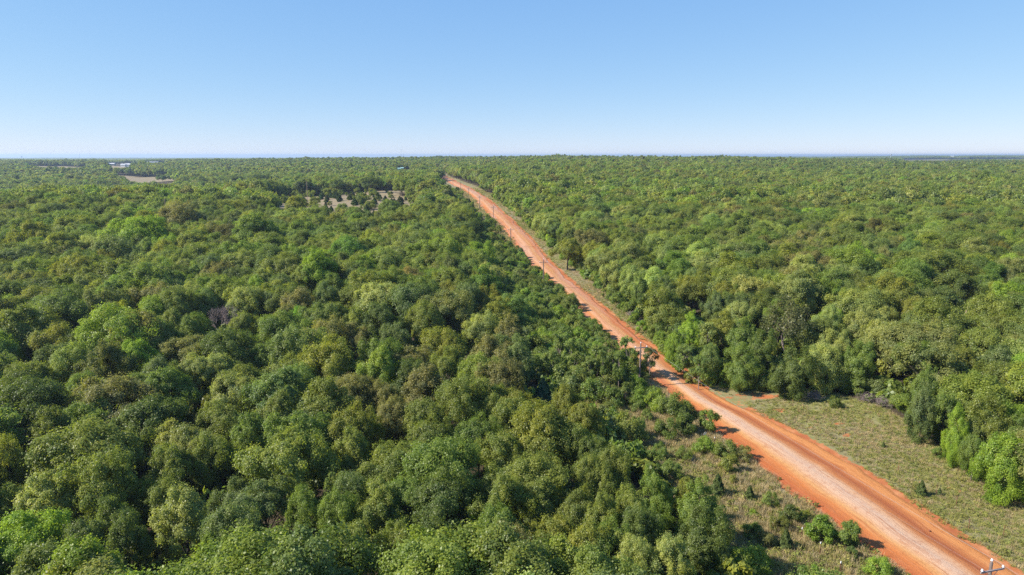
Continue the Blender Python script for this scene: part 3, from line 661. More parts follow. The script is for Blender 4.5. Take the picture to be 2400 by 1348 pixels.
def gn_points(name, X, Y, Z, idx, rot, scl, tint, col):
    me = bpy.data.meshes.new(name); n = len(X); me.vertices.add(n)
    me.vertices.foreach_set("co", np.stack([X, Y, Z], 1).astype(np.float32).ravel())
    a = me.attributes.new("idx", 'INT', 'POINT'); a.data.foreach_set("value", idx.astype(np.int32))
    for nm, v in (("rot", rot), ("scl", scl), ("tint", tint)):
        a = me.attributes.new(nm, 'FLOAT_VECTOR', 'POINT'); a.data.foreach_set("vector", v.astype(np.float32).ravel())
    o = ob(name, me); md = o.modifiers.new("scatter", 'NODES')
    ng = bpy.data.node_groups.new(name + "_scatter", 'GeometryNodeTree')
    ng.interface.new_socket("Geometry", in_out='INPUT', socket_type='NodeSocketGeometry'); ng.interface.new_socket("Geometry", in_out='OUTPUT', socket_type='NodeSocketGeometry')
    gi = ng.nodes.new("NodeGroupInput"); go = ng.nodes.new("NodeGroupOutput"); ip = ng.nodes.new("GeometryNodeInstanceOnPoints")
    ci = ng.nodes.new("GeometryNodeCollectionInfo"); ci.inputs[0].default_value = col; ci.inputs[1].default_value = True; ci.inputs[2].default_value = True
    ip.inputs['Pick Instance'].default_value = True
    def na(nm, ty):
        q = ng.nodes.new("GeometryNodeInputNamedAttribute"); q.data_type = ty; q.inputs[0].default_value = nm
        return [s for s in q.outputs if s.enabled and s.name == 'Attribute'][0]
    ng.links.new(gi.outputs[0], ip.inputs['Points']); ng.links.new(ci.outputs[0], ip.inputs['Instance'])
    ng.links.new(na("idx", 'INT'), ip.inputs['Instance Index']); ng.links.new(na("rot", 'FLOAT_VECTOR'), ip.inputs['Rotation']); ng.links.new(na("scl", 'FLOAT_VECTOR'), ip.inputs['Scale'])
    ng.links.new(ip.outputs[0], go.inputs[0]); md.node_group = ng
    o['kind'] = 'stuff'; return o
PX, PY, PI_, PS, PT = [], [], [], [], []
def push(X, Y, idx, scl, tint): PX.append(X); PY.append(Y); PI_.append(idx); PS.append(scl); PT.append(tint)
rs = [ALL[i] for i in rest]
X = np.array([a[0] for a in rs]); Y = np.array([a[1] for a in rs]); r_ = np.array([a[2] for a in rs])
s1 = r_/5; push(X, Y, rng.integers(0, NN, len(X)), np.stack([s1, s1, .55+.45*s1], 1), np.array([a[4] for a in rs]))
def far_wood(y0, y1, cell, i0, i1, rmin, rmax, tanx=.95, soft=0):
    X, Y = scatter(-y1*tanx-40, y1*tanx+40, y0, y1, cell)
    ok = (np.abs(X) < Y*tanx+40) & ~clearing(X, Y) & ~((Y < 1050) & in_poly(X, Y, CORR))
    l, rr_ = road_lr(np.minimum(Y, 1090)); ok &= (Y > 1050) | (X < l-4) | (X > rr_+4)
    ok &= (rng.random(len(X)) < .95)
    X, Y = X[ok], Y[ok]; r_ = rmin + (rmax-rmin)*rng.random(len(X))**1.3
    kk = ~hides(X, Y, r_, 9.8); X, Y, r_ = X[kk], Y[kk], r_[kk]
    t_, k = wood_tint(X, Y); s1 = r_/5.
    t_ = t_*(1-.12*np.clip((Y-600)/1200, 0, 1))[:, None]
    hz = (.55+.45*s1)*(1 + .22*(vnoise(X, Y, 38, 51)-.5)*2)*(1+.1*rng.normal(size=len(X)))
    push(X, Y, rng.integers(i0, i1, len(X)), np.stack([s1, s1, hz], 1), t_)
far_wood(330, 900, 6.2, NN, NN+8, 3.1, 5.3)
far_wood(900, 2200, 6.6, NN+8, NN+14, 3.3, 5.4)
X, Y = scatter(-11500, 11500, 2225, 11500, 50, .1); ok = (np.abs(X) < Y*.95+60) & ~clearing(X, Y) & ~hides(X, Y, 20+0*X, 7., [P_ for P_ in VIS if P_[0] == (2105,372)]); X, Y = X[ok], Y[ok]
t_, k = wood_tint(X, Y); t_ = t_*.5+np.array(TINT['O'])*.45
push(X, Y, rng.integers(NN+14, NN+19, len(X)), np.stack([1+0*X, 1+0*X, .85+.35*vnoise(X, Y, 200, 52)], 1), t_)
X = np.concatenate(PX); Y = np.concatenate(PY); rot = np.zeros((len(X), 3)); rot[:, 2] = rng.random(len(X))*6.283
big = np.concatenate(PI_) >= NN+14; rot[big, 2] = np.round(rot[big, 2]/(math.pi/2))*(math.pi/2)
wd = gn_points("woodland", X, Y, ground(X, Y), np.concatenate(PI_), rot, np.concatenate(PS), np.concatenate(PT), protos)
wd['label'] = 'unbroken oak woodland stretching to the horizon'

# ------------------------------------------------------------------ shrubs and saplings along the road
SHRUBS = """1659 993 50 G s,1609 1000 46 G s,1563 1006 48 G s,1466 1010 68 O s,1440 993 50 G s,1490 953 30 G s,1516 973 36 G s,1576 953 58 G s,1540 943 50 L s,1603 1063 34 G s,
1652 1043 46 L s,1702 1055 48 G s,1709 1086 48 Y s,1745 1063 38 T s,1719 1123 24 Y s,1805 1172 34 G s,1765 1202 19 L s,1762 1246 36 G s,1792 1266 34 T s,1845 1208 48 D s,
1878 1206 36 Y s,1529 1086 60 G s,1573 1106 50 G s,1915 1243 64 L s,1945 1252 52 L s,1990 1257 56 G s,1825 1232 36 O s,2000 1297 28 D s,2062 1328 58 L s,1908 1334 20 L s,1762 1308 84 L s,1735 1330 60 G s,1669 1322 78 L s,
1497 934 40 L s,1466 928 46 G s,1440 940 46 G s,1530 925 40 G s,1605 960 46 G s,1420 960 46 O s,1497 1010 44 G s,1548 1058 34 G s,
1472 832 44 W u,1488 846 34 T u,1440 850 44 W u,1402 845 44 W u,1366 832 46 W u,1338 842 44 W u,1312 832 44 W u,1290 850 44 W u,1350 860 40 W u,1385 868 38 W u,1416 868 40 G u,1452 870 42 G u,1523 848 36 D u,1425 820 36 T u,
1545 800 34 L s,1560 818 36 L s,1582 842 36 L s,1600 862 40 L s,1625 884 40 O s,1660 890 38 L s,1700 888 40 L s,1735 892 36 L s,1790 895 44 G s,1815 900 34 G s,1535 782 30 G s,1505 768 28 L s,1640 868 40 W u,1605 835 40 W u,1655 800 42 P u,1590 812 38 W u,
2070 945 16 G s,2085 936 24 L s,1955 945 24 G s,2200 1062 26 G s,2160 985 36 B s,1160 560 22 D s,1170 585 24 P s,1560 790 26 G s"""
def place_plant(x, y, w_, meshes, rad, cz, cat):
    hc = cz
    for _ in range(3):
        X, Y = at(x, y, hc); zc = Y*cp - (gz(X, Y)+hc-CAMZ)*sp; s_ = w_/2*zc/F/rad; hc = cz*s_
    return X, Y, s_
PL = []
for e in SHRUBS.replace("\n", "").split(","):
    x, y, w_, c, k = e.split()
    if k == 's': X, Y, s_ = place_plant(float(x), float(y), float(w_), None, 1.45, 1.3, '')
    else: X, Y, s_ = place_plant(float(x), float(y), float(w_), None, 1.75, 4.3, '')
    PL.append((X, Y, s_, c, k))
# thicket between the wood and the road, farther up
THICK = [at(*p) for p in [(1262,890),(1330,925),(1400,950),(1475,925),(1538,905),(1530,880),(1500,850),(1440,820),(1395,775),(1350,735),(1318,700),(1285,668),(1262,640),(1235,612),(1212,585),(1190,560),(1160,535),(1120,500),(1090,470),(1070,450),(1052,450),(1080,500),(1100,560),(1125,640),(1170,720),(1240,820)]]
xs, ysn = scatter(-80, 60, 60, 520, 3.0)
ok = in_poly(xs, ysn, THICK); l, rr_ = road_lr(ysn); ok &= (xs < l-1.1) & ((ysn < 230) | (rng.random(len(xs)) < .40)) & ((ysn < 330) | (rng.random(len(xs)) < .6))
q = np.array([(a, b) for a, b, *_ in PL])
for x, y in zip(xs[ok], ysn[ok]):
    if np.min(np.hypot(q[:, 0]-x, q[:, 1]-y)) < 1.6: continue
    tall = (l_ := float(road_lr(y)[0])) - x
    PL.append((float(x), float(y), float(rng.uniform(.75, 1.25)+min(.6, tall*.035)), "GLOGBGGWO"[int(rng.integers(0, 9))], 's'))
# verge on the far side of the road
for y in np.arange(135, 470, 6.5):
    x0 = float(road_lr(y)[1]); 
    ed = [p for p in rw if p[1] > y-20]
    xe = float(np.interp(y, [p[1] for p in sorted(rw, key=lambda p: p[1])], [p[0] for p in sorted(rw, key=lambda p: p[1])]))
    for k in range(2):
        if xe - x0 > 3: PL.append((xe - float(rng.uniform(-1.5, 1.8)), float(y+rng.uniform(-3, 3)), float(rng.uniform(.7, 1.5)), "GLOWPG"[int(rng.integers(0, 6))], 's'))
rl_ = np.array(rw); sg = np.hypot(*np.diff(rl_[:13], axis=0).T); cum = np.concatenate([[0], np.cumsum(sg)])
for d_ in np.arange(1, cum[-1], 2.9):
    x = float(np.interp(d_, cum, rl_[:13, 0])); y = float(np.interp(d_, cum, rl_[:13, 1]))
    PL.append((x + float(rng.uniform(.4, 2.8)), y + float(rng.uniform(.6, 3.2)), float(rng.uniform(.8, 1.5)), "GLOGPGB"[int(rng.integers(0, 7))], 's'))
def shows(x, y, s_):
    px, py, zc = pix(np.float64(x), np.float64(y), 1.2); rp = s_*1.5*F/zc
    return float(rp) if (-rp < px < 2400+rp and py-rp < 1348) else -1.
PL.sort(key=lambda p: -shows(*p[:3])*(1.5 if p[4] == 'u' else 1)); PL_REST = PL[285:]; PL = PL[:285]
itm = [(x, y, x < float(road_lr(y)[0])) for x, y, *_ in PL]; rl = rows_label(itm, 10)
for i, (x, y, s_, c, k) in enumerate(PL):
    row, kk = rl[i]; side = 'left' if itm[i][2] else 'right'
    if k == 's':
        m = SHR[int(rng.integers(0, len(SHR)))]; nm, cat, dsc = "shrub", "shrub", ("small " if s_ < .9 else "big " if s_ > 1.5 else "") + TNAME[c] + " shrub"
    else:
        m = UPR[int(rng.integers(0, len(UPR)))]; nm, cat, dsc = "young_tree", "young tree", "slim " + TNAME[c] + " young tree"
    lab = "%s, %s roadside, %s row from bottom, %s from road" % (dsc, side, ordinal(row), ordinal(kk))
    e = thing(nm, lab, cat, (x, y, gz(x, y)), float(rng.random()*6.28), "shrubs beside the road" if k == 's' else "young trees beside the road", (s_, s_, s_*float(rng.uniform(.9, 1.2))))
    f_ = ob("foliage", m[0], e); f_['tint'] = [float(v_) for v_ in np.array(jit(TINT[c], a=.12))*.75 + np.array([.15, .185, .065])*.25]; ob("stem", m[1], e)

# cedars
CEDARS = [(455,992,52,'on the dark gap in the lower left wood'),(1273,940,62,'bluish, tall in the wood beside the grassy strip'),(2160,1146,25,'alone in the dry grass right of the road'),(2202,1153,12,'tiny, beside the lone roadside cedar'),
 (2322,1158,24,'low in the grass by the right wood'),(2071,1043,9,'very small, in the middle of the right-hand grass'),(1682,1140,36,'round, on the dry grass left of the road'),(1757,1157,24,'narrow, between two saplings on the dry grass'),(1842,1268,34,'squat, beside a white-topped post'),(1605,985,42,'among green shrubs at the road edge'),(1660,790,30,'at the foot of the right wood')]
CT = (.075, .098, .034)
for i, (x, y, w_, d_) in enumerate(CEDARS):
    X, Y, s_ = place_plant(x, y, w_, None, 1.05, 1.4, ''); m = CED[i % 3]
    e = thing("cedar_tree", "dark green cedar, " + d_, "cedar", (X, Y, gz(X, Y)), i*1.3, "cedars near the road", (s_, s_, s_*1.05))
    f_ = ob("foliage", m[0], e); f_['tint'] = [.05, .1, .062] if i == 1 else ([.10, .10, .03] if i == 0 else [v_*1.15 for v_ in CT]); ob("trunk", m[1], e)
xs, ysn = scatter(-190, -20, 298, 525, 7.0); ok = clearing(xs, ysn) & (rng.random(len(xs)) < .40); xs, ysn = xs[ok], ysn[ok]
order = np.argsort(ysn); rowsz = 8
for n_, i in enumerate(order):
    x, y = float(xs[i]), float(ysn[i]); ced = rng.random() < .55
    grp = sorted([order[k] for k in range((n_//rowsz)*rowsz, min(len(order), (n_//rowsz+1)*rowsz))], key=lambda j: xs[j]); kk = grp.index(i)+1
    if ced:
        s_ = float(rng.uniform(.6, 1.5)); m = CED[int(rng.integers(0, 3))]; nm = "cedar_tree"; cat = "cedar"; t_ = [v_*float(rng.uniform(.8, 1.25)) for v_ in CT]; d_ = "dark round cedar"
    else:
        s_ = float(rng.uniform(.8, 2.3)); m = SHR[int(rng.integers(0, 6))]; nm = "shrub"; cat = "shrub"; t_ = list(jit('O')); d_ = "olive bush"
    sw = s_*(1.45 if ced else 1.1)
    e = thing(nm, "%s in the far tan clearing, %s row, %s from the left" % (d_, ordinal(n_//rowsz+1), ordinal(kk)), cat, (x, y, gz(x, y)), float(rng.random()*6), "cedars and bushes of the tan clearing", (sw, sw, s_))
    f_ = ob("foliage", m[0], e); f_['tint'] = [float(v_) for v_ in t_]; ob("trunk" if ced else "stem", m[1], e)

# bare and half-bare trees
X, Y = at(527, 806); a_, b_ = bare_tree(8, 10.5, 1.0, depth=5, r0=.17, name="dead_tree")
e = thing("dead_tree", "leafless purple-grey dead tree with two forks amid the left wood", "dead tree", (X, Y, gz(X, Y)), 0.4, None, (.62, .62, .86)); ob("trunk", a_, e); ob("branches", b_, e)
X, Y = at(1842, 846); a_, b_ = bare_tree(21, 10.5, .8, depth=4, r0=.2, name="half_dead", forks=1)
e = thing("half_dead_tree", "grey-trunked tree with bare lower limbs and thin leaves, right wood edge", "dying tree", (X, Y, gz(X, Y)), 2.0); ob("trunk", a_, e); ob("branches", b_, e)
cr = ob("crown", THIN[0][0], e); cr.scale = (.95, .95, 1.05); cr.location = (0, .3, .9); cr['tint'] = [.135, .145, .07]
for j, (x, y, h_, f_) in enumerate(((2240, 758, 5.2, 0), (2256, 760, 7.0, 1))):
    X, Y = at(x, y+6); s = Solid(); 
    if f_:
        s.tube([(0,0,-.4),(.2,0,h_*.4),(.9,0,h_*.8),(1.9,.1,h_)], [.2,.17,.11,.04]).tube([(.55,0,h_*.6),(.5,0,h_*.75),(.9,0,h_*.95)], [.09,.07,.03])
    else: s.tube([(0,0,-.4),(.05,0,h_*.5),(-.05,0,h_*.95),(.02,0,h_)], [.26,.24,.2,.08])
    tag(ob("tree_snag", s.mesh("snag", M_SNAG), None, (X, Y, gz(X, Y))), ("forked pale bare snag leaning right in a gap of the right wood" if f_ else "short upright broken snag beside the forked pale snag"), "snag", "snags in the right wood")
X, Y = at(1567, 1287); s = Solid().tube([(-1.6,0,.25),(0,.2,.4),(1.7,.5,.75)], [.12,.1,.05]).tube([(-.3,.15,.36),(-.2,.5,.9),(-.1,.6,1.3)], [.05,.035,.02])
tag(ob("fallen_branch", s.mesh("fallen", M_SNAG), None, (X, Y, gz(X, Y))), "pale fallen branch lying in dark shade among the lower trees", "branch")
# grey twiggy brush
BR = bare_tree(33, 2.4, .5, depth=4, r0=.03, twist=.8, nb=3, name="brush", forks=6)
for i, (x, y, s_, d_) in enumerate(((1452,722,.9,'purplish bare brush on the verge below the first bend'),(1480,742,1.0,'purplish bare brush on the verge, middle clump'),(1505,760,.9,'purplish bare brush beside the verge thicket'),
      (2030,938,1.2,'grey bare brush under the right wood edge, west clump'),(2062,948,1.2,'grey bare brush under the right wood edge, middle clump'),(2095,955,1.0,'grey bare brush by the lone dark trunk'),(2170,1000,1.1,'grey bare brush where the grass meets the wood'),
      (1915,938,1.1,'brown bare brush behind the wire fence corner'),(1780,872,1.6,'brown tangled dead branches under the right wood trees'),(1885,934,1.0,'grey bare brush beside the leaning fence wire'))):
    X, Y = at(x, y); e = thing("bare_brush", d_, "brush", (X, Y, gz(X, Y)), i*1.1, "bare brush along the wood edge", (s_*1.3, s_*1.3, s_*.8)); ob("stem", BR[0], e); ob("twigs", BR[1], e)

# ------------------------------------------------------------------ undergrowth and grass
ucol = bpy.data.collections.new("undergrowth_prototypes")
for i in range(4):
    P, Nn, lv, C, RC, g = crown_pts(1000+i, 1.6, .9, .8, 14, 900, rc=(.25, .42), shell=.4, low=-.7)
    P[:, 2] = np.maximum(P[:, 2], .03); padd("u_%d" % i, leaf_quads(P, Nn, .27, g), lv, None, [M_LEAF], ucol)
X, Y = scatter(-330, 330, 44, 340, 3.1); ok = (np.abs(X) < Y*.85+14) & ~in_poly(X, Y, CORR) & ~clearing(X, Y) & (rng.random(len(X)) < .62); X, Y = X[ok], Y[ok]
t_, k = wood_tint(X, Y); s1 = rng.uniform(.6, 1.5, len(X)); ui = rng.integers(0, 4, len(X)); uz = rng.uniform(.8, 1.5, len(X))
for k, m in enumerate(SHR): q_ = bpy.data.objects.new("v_%d" % k, m[0]); ucol.objects.link(q_)
q_ = np.array([(p[0], p[1], p[2]) for p in PL_REST]); X = np.concatenate([X, q_[:, 0]]); Y = np.concatenate([Y, q_[:, 1]]); s1 = np.concatenate([s1, q_[:, 2]])
t_ = np.concatenate([t_*.95, np.array([jit(TINT[p[3]], a=.12) for p in PL_REST])]); ui = np.concatenate([ui, rng.integers(4, 10, len(q_))]); uz = np.concatenate([uz, rng.uniform(.9, 1.2, len(q_))])
rot = np.zeros((len(X), 3)); rot[:, 2] = rng.random(len(X))*6.28
o = gn_points("undergrowth", X, Y, ground(X, Y), ui, rot, np.stack([s1, s1, s1*uz], 1), t_, ucol)
o['label'] = 'low green undergrowth on the wood floor'
gcol = bpy.data.collections.new("grass_prototypes")
def tuft(name, seed, n, h, spread, wd_, lean, curl=.4):
    g = np.random.default_rng(seed); V = []
    for k in range(n):
        p = g.normal(size=2)*spread; a_ = g.random()*6.28; d = np.array([math.cos(a_), math.sin(a_)]); hh = h*g.uniform(.5, 1.15); lw_ = lean*g.uniform(.3, 1.2)
        sd_ = np.array([-d[1], d[0], 0])*wd_*g.uniform(.6, 1.4)/2; b = np.array([p[0], p[1], -.02]); t1 = b + np.array([d[0]*lw_*.35, d[1]*lw_*.35, hh*.6]); t2 = b + np.array([d[0]*lw_, d[1]*lw_, hh])
        V.append([b-sd_, b+sd_, t1+sd_*.8, t1-sd_*.8]); V.append([t1-sd_*.8, t1+sd_*.8, t2+sd_*.15, t2-sd_*.15])
    V = np.array(V); lv = np.clip(.5+g.normal(size=len(V))*.25, 0, 1)
    padd(name, V, lv, None, [M_BLADE], gcol)
tuft("g_0", 1, 55, .40, .26, .035, .28); tuft("g_1", 2, 45, .60, .22, .035, .30); tuft("g_2", 3, 60, .28, .30, .04, .22); tuft("g_3", 4, 26, .95, .14, .028, .30)
for i in range(2):
    P, Nn, lv, C, RC, g = crown_pts(1500+i, .42, .26, .22, 8, 130, rc=(.3, .5), shell=.3, low=-.5); padd("g_%d" % (4+i), leaf_quads(P, Nn, .09, g), lv, None, [M_BLADE], gcol)
gX, gY = [], []
for (y0, y1, cell) in ((40, 110, .42), (110, 200, .62), (200, 340, 1.0), (340, 560, 1.8)):
    X, Y = scatter(-60 if y0 > 190 else -20, 110 if y0 < 190 else 70, y0, y1, cell); ok = in_poly(X, Y, CORR) & (np.abs(X) < Y*.9+10); gX.append(X[ok]); gY.append(Y[ok])
X = np.concatenate(gX); Y = np.concatenate(gY)
l, rr_ = road_lr(Y); d = np.maximum(l-X, X-rr_)
ok = (d > np.where(rng.random(len(X)) < .12, -.7, .15)) & (rng.random(len(X)) < np.clip(.25+d*.45, 0, 1)*np.clip(.45+.8*vnoise(X, Y, 3.3, 61), 0, 1)); ok &= ~(in_poly(X, Y, APRON) & (rng.random(len(X)) < .93))
ok &= ~((vnoise(X, Y, 3.5, 9) > .86) & (X-rr_ > 4) & (rng.random(len(X)) < .85))
X, Y, d, l, rr_ = X[ok], Y[ok], d[ok], l[ok], rr_[ok]
left = X < l; n = len(X)
dry = np.where(left, .66 + .9*(vnoise(X, Y, 9, 62)-.5), .52 + 1.0*(vnoise(X, Y, 12, 63)-.5)); dry -= np.clip(1-(d-.5)/3.5, 0, 1)*.35*(~left)
isdry = rng.random(n) < dry
gr = np.array([(.235, .235, .072), (.265, .25, .09), (.205, .225, .070)])[rng.integers(0, 3, n)]
dr_ = np.array([(.40, .32, .20), (.35, .28, .18), (.32, .26, .19), (.43, .33, .21)])[rng.integers(0, 4, n)]
tint = np.where(isdry[:, None], dr_*1.05, gr*1.15)*(1+rng.normal(size=(n, 1))*.12)
idx = np.where(isdry, np.array([0, 1, 1, 3])[rng.integers(0, 4, n)], np.array([0, 2, 4, 5, 1])[rng.integers(0, 5, n)])
s1 = rng.uniform(.6, 1.15, n)*(1+np.clip((Y-110)/230, 0, 1.6))*np.where(left, 1.1, .8); rot = np.zeros((n, 3)); rot[:, 2] = rng.random(n)*6.28
o = gn_points("grass", X, Y, ground(X, Y), idx, rot, np.stack([s1, s1, s1*np.where(Y > 200, .7, 1.)*np.where(left, 1., .72)], 1), tint, gcol)
o['label'] = 'green and straw coloured grass and weeds beside the road'

# ------------------------------------------------------------------ power line
POLES = [((2325,1312),58),((1502,803),124),((1274,607),195),((1197,533),262),((1156,481),325),((1124,458),388),((1098,439),455),((1079.5,425.6),520)]
def ray(x, y, z): u = (x-1200)/F; v = (y-674)/F; return np.array([u*z, (cp-v*sp)*z, CAMZ-(sp+v*cp)*z])
tops = [ray(x, y, z) for (x, y), z in POLES]
tops = [np.array([58.5, -14., tops[0][2]-.2])] + tops
H = 9.3
pole_parts = {}
s = Solid().tube([(0,0,-3.5),(0,0,0),(0,0,H*.5),(0,0,H-.28),(0,0,H-.22)], [.17,.165,.145,.12,.10], 12); pole_parts['shaft'] = s.mesh("pole_shaft", M_POLE, True)
s = Solid().box((0,-.17,H-.92), (2.5,.11,.13)); pole_parts['crossarm'] = s.mesh("pole_crossarm", M_ARM)
ins = [(0., .03), (.05, .035), (.06, .09), (.11, .10), (.13, .055), (.16, .05), (.17, .075), (.22, .07), (.25, .035), (.27, .0)]
s = Solid().lathe([(r_, z-.12) for z, r_ in [(0, .018), (.12, .018)]] + [(r_*1.1, z) for z, r_ in ins], (0,0,0), 12); INS = s.mesh("insulator_body", M_PORC, True)
br = [Solid().beam((sx*.62,-.17,H-.98), (0,-.16,H-1.62), .035, .012).mesh("brace_bar", M_STEEL) for sx in (-1, 1)]
names = {0: 'behind the picture, past the lower right corner', 1: 'cut off at the lower right corner of the photo'}
for i in range(2, 10): names[i] = {2: 'beside the shaded bend left of the road', 3: 'rising from the thicket, third up the road', 4: 'fourth up the road, over dark shrubs', 5: 'fifth up the road', 6: 'sixth up the road', 7: 'seventh up the road', 8: 'last and smallest, near the road crest'}.get(i, '')
wire_pts = [[], [], []]
for i, tp in enumerate(tops):
    a = tops[max(0, i-1)]; b = tops[min(len(tops)-1, i+1)]; rz = math.atan2(-(b-a)[0], (b-a)[1])
    base = np.array([tp[0], tp[1], tp[2]-H])
    gzz = gz(tp[0], tp[1])
    e = thing("power_pole", "wooden power pole with crossarm, " + names[i], "power pole", tuple(base), rz, "power poles beside the dirt road")
    shf = ob('shaft', pole_parts['shaft'], e); arm = ob('crossarm', pole_parts['crossarm'], e)
    for b_ in br: ob("brace", b_, arm)
    for k, (ix, iz) in enumerate(((-1.12, H-.84), (0., H-.16), (1.12, H-.84))):
        ob("insulator", INS, shf if k == 1 else arm, (ix, -.17 if k != 1 else 0., iz))
        ca, sa = math.cos(rz), math.sin(rz); yy = -.17 if k != 1 else 0.
        wire_pts[k].append(base + np.array([ix*ca-yy*sa, ix*sa+yy*ca, iz+.27]))
for k, wl in enumerate(('conductor on the west arm ends', 'conductor along the pole tops', 'conductor on the east arm ends')):
    pth = []
    for a, b in zip(wire_pts[k][:-1], wire_pts[k][1:]):
        for t_ in np.linspace(0, 1, 13)[:-1]: pth.append(a*(1-t_)+b*t_ - np.array([0, 0, 4*t_*(1-t_)*(.75 if k != 1 else .6)]))
    pth.append(wire_pts[k][-1]); s = Solid().tube(pth, [.0055]*len(pth), 5)
    tag(ob("power_line", s.mesh("wire", M_WIRE)), "thin pale aluminium wire, " + wl, "power line", "wires of the power line")

# ------------------------------------------------------------------ fences, posts and small things beside the road
def post(x, y, h_, label, mat=M_RUST, cap=None, group="steel posts beside the road", r=.028, lean=(0, 0), name="fence_post"):
    X, Y = at(x, y); e = thing(name, label, "post", (X, Y, gz(X, Y)), .3, group)
    s = Solid().beam((0,0,-.4), (lean[0],lean[1],h_), r*2, r*.8).beam((0,r*.9,-.4), (lean[0],lean[1]+r*.9,h_), r*.5, r*1.1); ob("shaft", s.mesh("post_shaft", mat), e)
    if cap: s = Solid().box((lean[0],lean[1]+r*.5,h_+.07), (r*3,r*3,.2)); ob("cap", s.mesh("post_cap", cap), e)
post(1674, 1049, 1.5, "rusty steel post in dry grass beside the small white sign", cap=M_WHITE)
post(1878, 1270, 1.6, "thin white-topped post left of the big lime roadside shrub", cap=M_WHITE)
post(1921, 1303, 1.5, "thin white-topped post below the big lime roadside shrub", cap=M_WHITE)
post(1968, 1350, 1.5, "thin white-topped post at the bottom edge of the photo", cap=M_WHITE)
for x, y, d_ in ((2105,1106,'upper one in the grass above the lone cedar'),(2194,1160,'just right of the lone cedar'),(2241,1186,'in the grass below the small red soil scar'),(2270,1240,'in tall grass above the lower right corner'),(2352,1256,'in grass near the right edge of the photo'),(1769,909,'red-topped, at the wood edge by the corner post'),(1858,957,'at the fence corner right of the dirt turnout'),(1882,967,'second at the fence corner right of the turnout')):
    post(x, y, 1.35, "rust brown steel post, " + d_)
post(1875, 968, 1.2, "short rust brown post leaning hard beside the fence corner", lean=(-.55, 0))
post(1720, 906, 1.7, "stout grey corner post at the foot of the right wood", M_ARM, group="wooden fence posts", r=.07)
post(1838, 936, 1.5, "grey weathered post at the end of the sagging fence rail", M_DEAD, group="wooden fence posts", r=.04)
a = at(1838, 936); b = at(1871, 932); s = Solid().tube([(a[0], a[1], gz(*a)+1.35), ((a[0]+b[0])/2, (a[1]+b[1])/2, gz(*a)+1.45), (b[0], b[1], gz(*b)+1.5)], [.025]*3).tube([(b[0], b[1], gz(*b)+1.5), (b[0]+3., b[1]-2, gz(*b)+.1)], [.025]*2)
tag(ob("fence_rail", s.mesh("rail", M_DEAD)), "thin dark sagging rail between posts at the fence corner", "rail")
X, Y = at(1644, 1032); e = thing("roadside_sign", "small white tilted sign among green shrubs left of the road", "sign", (X, Y, gz(X, Y)), .35)
ob("sign_panel", Solid().box((0,0,1.25), (.34,.02,.5)).mesh("sign_panel", M_WHITE), e).rotation_euler = (.25, .3, 0); ob("post", Solid().beam((.02,.03,-.3), (.02,.03,1.1), .05, .03).mesh("sign_post", M_STEEL), e)
X, Y = at(1781, 897); e = thing("orange_marker", "bright orange marker flag at the foot of the right wood", "marker", (X, Y, gz(X, Y)), .2)
g_ = [(i, j) for j in range(4) for i in range(6)]
V = [(i*.16, .06*math.sin(i*1.4+j), 1.15+j*.17+.03*math.sin(i)) for i, j in g_]; V += [(x, y+.012, z) for x, y, z in V]
Fs = [(j*6+i, j*6+i+1, (j+1)*6+i+1, (j+1)*6+i) for j in range(3) for i in range(5)]; Fs += [tuple(24+k for k in f[::-1]) for f in Fs]
ob("flag", Solid().add(V, Fs).mesh("flag_cloth", M_ORANGE), e); ob("pole", Solid().tube([(0,0,-.3),(0,0,1.75)], [.02,.02]).mesh("flag_pole", M_STEEL), e)
# stones on the road
g = np.random.default_rng(4)
for i, (x, y, r_, d_) in enumerate(((2178,1247,.13,'dark clod on the right side of the road near the bottom'),(1418,728,.16,'pale stone on the far verge of the road'),(1500,795,.12,'dark clod near the road bend shadow'))):
    X, Y = at(x, y); th = np.linspace(0, math.pi, 6); s = Solid(); V = []; Fs = []
    for a_ in th:
        for j in range(8): k = r_*(1+.25*g.normal()*.5); V.append((k*math.sin(a_)*math.cos(j*.785), k*math.sin(a_)*math.sin(j*.785), r_*.5+.7*k*math.cos(a_)))
    for p_ in range(5):
        for j in range(8): Fs.append((p_*8+j, p_*8+(j+1) % 8, p_*8+8+(j+1) % 8, p_*8+8+j))
    tag(ob("stone", s.add(V, Fs).mesh("stone", M_ARM if i == 1 else M_RUST, True), None, (X, Y, gz(X, Y)+.12)), d_, "stone", "stones and clods by the road")

